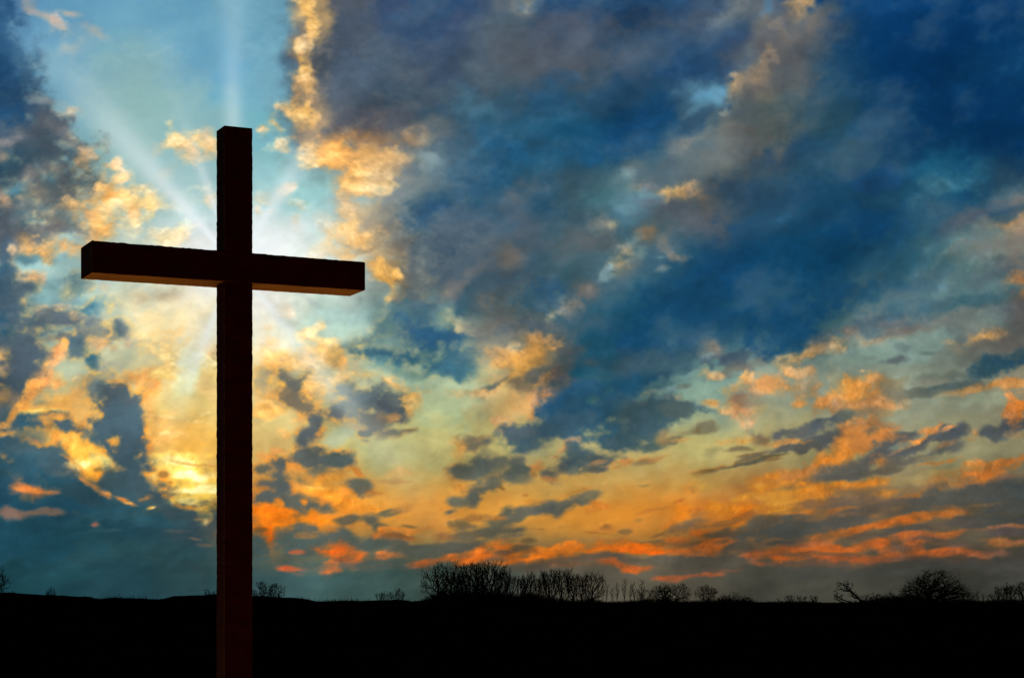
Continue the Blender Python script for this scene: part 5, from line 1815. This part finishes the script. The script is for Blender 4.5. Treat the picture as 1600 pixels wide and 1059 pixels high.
TREES = [
 # name, kind, x, top, width, dist, label, group
 ('bare_tree', 'round', -14, 884, 52, 540, 'bare tree cut by the left edge of the picture', None),
 ('bare_shrub', 'shrub', 79, 917, 15, 500, 'small bushy shrub alone on the skyline near the left edge', G4),
 ('bare_shrub', 'shrub', 330, 920, 26, 500, 'low shrub touching the left side of the cross post', G4),
 ('bare_tree', 'vase', 418, 909, 30, 520, 'small bare tree just right of the cross post, the taller of a pair', None),
 ('bare_shrub', 'shrub', 433, 912, 24, 500, 'small forked bare bush beside the little tree right of the cross', G4),
 ('bare_shrub', 'shrub', 399, 921, 18, 500, 'low bush peeping out at the right side of the cross post', G4),
 ('bare_shrub', 'shrub', 600, 924, 26, 500, 'sparse low bush, left one of the pair before the tall grove', G4),
 ('bare_shrub', 'shrub', 620, 919, 24, 500, 'taller bush of the pair standing left of the tall grove', G4),
 ('bare_tree', 'round', 684, 881, 52, 560, 'leftmost spreading tree of the tall grove, leaning out to the left', G1),
 ('bare_tree', 'round', 706, 880, 46, 575, 'second tree from the left in the tall grove', G1),
 ('bare_tree', 'vase', 722, 882, 36, 560, 'third tree from the left in the tall grove', G1),
 ('bare_tree', 'round', 738, 880, 46, 585, 'fourth tree from the left in the tall grove', G1),
 ('bare_tree', 'vase', 754, 878, 40, 565, 'fifth tree from the left in the tall grove', G1),
 ('bare_tree', 'round', 768, 876, 50, 560, 'tallest tree of the grove, near its right end', G1),
 ('bare_tree', 'vase', 784, 889, 28, 590, 'last tree at the right end of the tall grove', G1),
 ('bare_tree', 'vase', 799, 897, 24, 580, 'shorter bare tree, first to the right of the tall grove', G2),
 ('bare_tree', 'vase', 815, 899, 22, 600, 'short pale bare tree, second to the right of the tall grove', G2),
 ('bare_tree', 'round', 829, 894, 30, 585, 'round-headed bare tree, third to the right of the tall grove', G2),
 ('bare_tree', 'vase', 846, 893, 26, 570, 'bare tree left of the tall forked one in the second clump', G2),
 ('bare_tree', 'vase', 861, 891, 28, 560, 'twiggy bare tree in the middle of the second clump', G2),
 ('bare_tree', 'vase', 878, 888, 34, 555, 'tall forked bare tree with the thickest trunk of the second clump', G2),
 ('bare_tree', 'vase', 893, 896, 22, 580, 'slender bare tree right of the thick-trunked forked one', G2),
 ('bare_tree', 'vase', 908, 898, 24, 575, 'bare tree second from the right end of the second clump', G2),
 ('bare_tree', 'round', 927, 895, 36, 565, 'spreading bare tree ending the second clump on the right', G2),
 ('sapling', 'slim', 947, 912, 9, 560, 'first thin sapling right of the second clump', G3),
 ('sapling', 'slim', 957, 917, 8, 560, 'short thin sapling between the clump and the tall sapling', G3),
 ('sapling', 'slim', 964, 910, 8, 570, 'thin sapling just left of the tallest sapling', G3),
 ('sapling', 'slim', 975, 903, 10, 555, 'tallest and darkest of the thin saplings in the gap', G3),
 ('sapling', 'slim', 985, 912, 9, 575, 'thin sapling just right of the tallest sapling', G3),
 ('sapling', 'slim', 992, 908, 9, 570, 'wispy sapling left of the broad round tree, second from it', G3),
 ('sapling', 'slim', 1001, 904, 12, 565, 'wispy tall sapling beside the broad round tree', G3),
 ('bare_shrub', 'shrub', 1008, 920, 26, 540, 'thick bush at the foot of the saplings, left of the broad round tree', G4),
 ('bare_tree', 'round', 1050, 911, 54, 560, 'broad round-headed bare tree alone right of the saplings', G2),
 ('bare_tree', 'round', 1034, 915, 34, 575, 'smaller tree merging into the left side of the broad round tree', G2),
 ('bare_tree', 'round', 1103, 914, 34, 560, 'compact round bare tree with a gap on both sides', G2),
 ('bare_shrub', 'shrub', 1131, 927, 20, 540, 'low bush right of the compact round tree', G4),
 ('bare_shrub', 'shrub', 1150, 925, 30, 540, 'widest low bush on the slope right of the compact round tree', G4),
 ('bare_shrub', 'shrub', 1168, 932, 26, 540, 'lowest bush where the slope runs out to the right', G4),
 ('sapling', 'slim', 1217, 933, 8, 560, 'tiny sapling starting the low row before the fallen tree', G3),
 ('bare_shrub', 'shrub', 1234, 929, 16, 550, 'tallest twiggy bush of the low row left of the leaning tree', G4),
 ('bare_shrub', 'shrub', 1252, 930, 16, 550, 'twiggy bush second from the right in the low row', G4),
 ('bare_shrub', 'shrub', 1271, 930, 14, 550, 'twiggy bush at the right end of the low row', G4),
 ('leaning_tree', 'lean', 1331, 908, 56, 545, 'dead tree leaning far to the left with bare forked limbs', None),
 ('bare_shrub', 'shrub', 1371, 926, 26, 540, 'dark bush at the foot of the leaning tree', G4),
 ('bare_shrub', 'shrub', 1392, 924, 24, 540, 'bush between the leaning tree and the great oak', G4),
 ('bare_shrub', 'shrub', 1413, 927, 26, 540, 'dark bush under the left side of the great oak', G4),
 ('oak_tree', 'oak', 1461, 892, 98, 560, 'great domed oak with a dense wide crown of bare branches', None),
 ('bare_shrub', 'shrub', 1514, 924, 24, 550, 'bush under the right side of the great oak', G4),
 ('sapling', 'slim', 1529, 922, 8, 560, 'thin sapling right of the great oak', G3),
 ('sapling', 'slim', 1536, 926, 7, 560, 'short sapling in the gap right of the great oak', G3),
 ('bare_shrub', 'shrub', 1552, 926, 20, 550, 'bush left of the last trees at the right edge', G4),
 ('bare_tree', 'vase', 1566, 915, 24, 560, 'bare tree third from the right edge of the picture', G5),
 ('bare_tree', 'vase', 1580, 911, 26, 570, 'bare tree second from the right edge of the picture', G5),
 ('sapling', 'slim', 1593, 907, 8, 560, 'tall thin sapling close to the right edge', G3),
 ('bare_tree', 'vase', 1604, 910, 26, 565, 'bare tree cut by the right edge of the picture', G5),
]
CAT = {'bare_tree': 'tree', 'leaning_tree': 'tree', 'oak_tree': 'oak tree', 'sapling': 'sapling', 'bare_shrub': 'shrub'}
for i, (nm, kd, px, top, wd, dist, lb, gp) in enumerate(TREES):
    tree(nm, kd, px, top, wd, 0, dist, 100+i*7, lb, CAT[nm], gp, thick={'oak': 1.5, 'lean': 1.6, 'slim': 2.}.get(kd, 1.3))

# dense scrub at the foot of the tree line
BRUSH = [(655, 938), (670, 929), (690, 921), (715, 917), (745, 918), (775, 918), (800, 924), (825, 923), (845, 925), (862, 929), (878, 934), (905, 935), (925, 931), (945, 938), (975, 937),
         (1000, 934), (1020, 932), (1055, 936), (1075, 937), (1100, 936), (1130, 933), (1160, 934), (1185, 939), (1230, 937), (1275, 937), (1290, 942), (1330, 941), (1360, 933), (1380, 930), (1420, 927), (1450, 934), (1500, 933), (1530, 936), (1570, 934), (1620, 934), (1700, 936)]
rb = random.Random(21); segs = []
for i in range(26000):
    px = rb.uniform(650, 1690); dist = rb.uniform(530, 600); u = dist/3300
    t = np.interp(px, [b[0] for b in BRUSH], [b[1] for b in BRUSH])
    zt = EYE+(HZ-t)*u; x = (px-HX)*u; zb = 0.
    h = max(.4, zt-zb)*rb.uniform(.6, 1.05)
    p = Vector((x, dist, zb)); d = Vector((rb.gauss(0, .22), rb.gauss(0, .2), 1)).normalized()
    for k in range(3):
        q = p+d*h/3; segs.append((*p, *q, .07*(1-k*.28), .07*(1-(k+1)*.28))); p = q
        d = (d+Vector((rb.gauss(0, .22), rb.gauss(0, .22), 0))).normalized()
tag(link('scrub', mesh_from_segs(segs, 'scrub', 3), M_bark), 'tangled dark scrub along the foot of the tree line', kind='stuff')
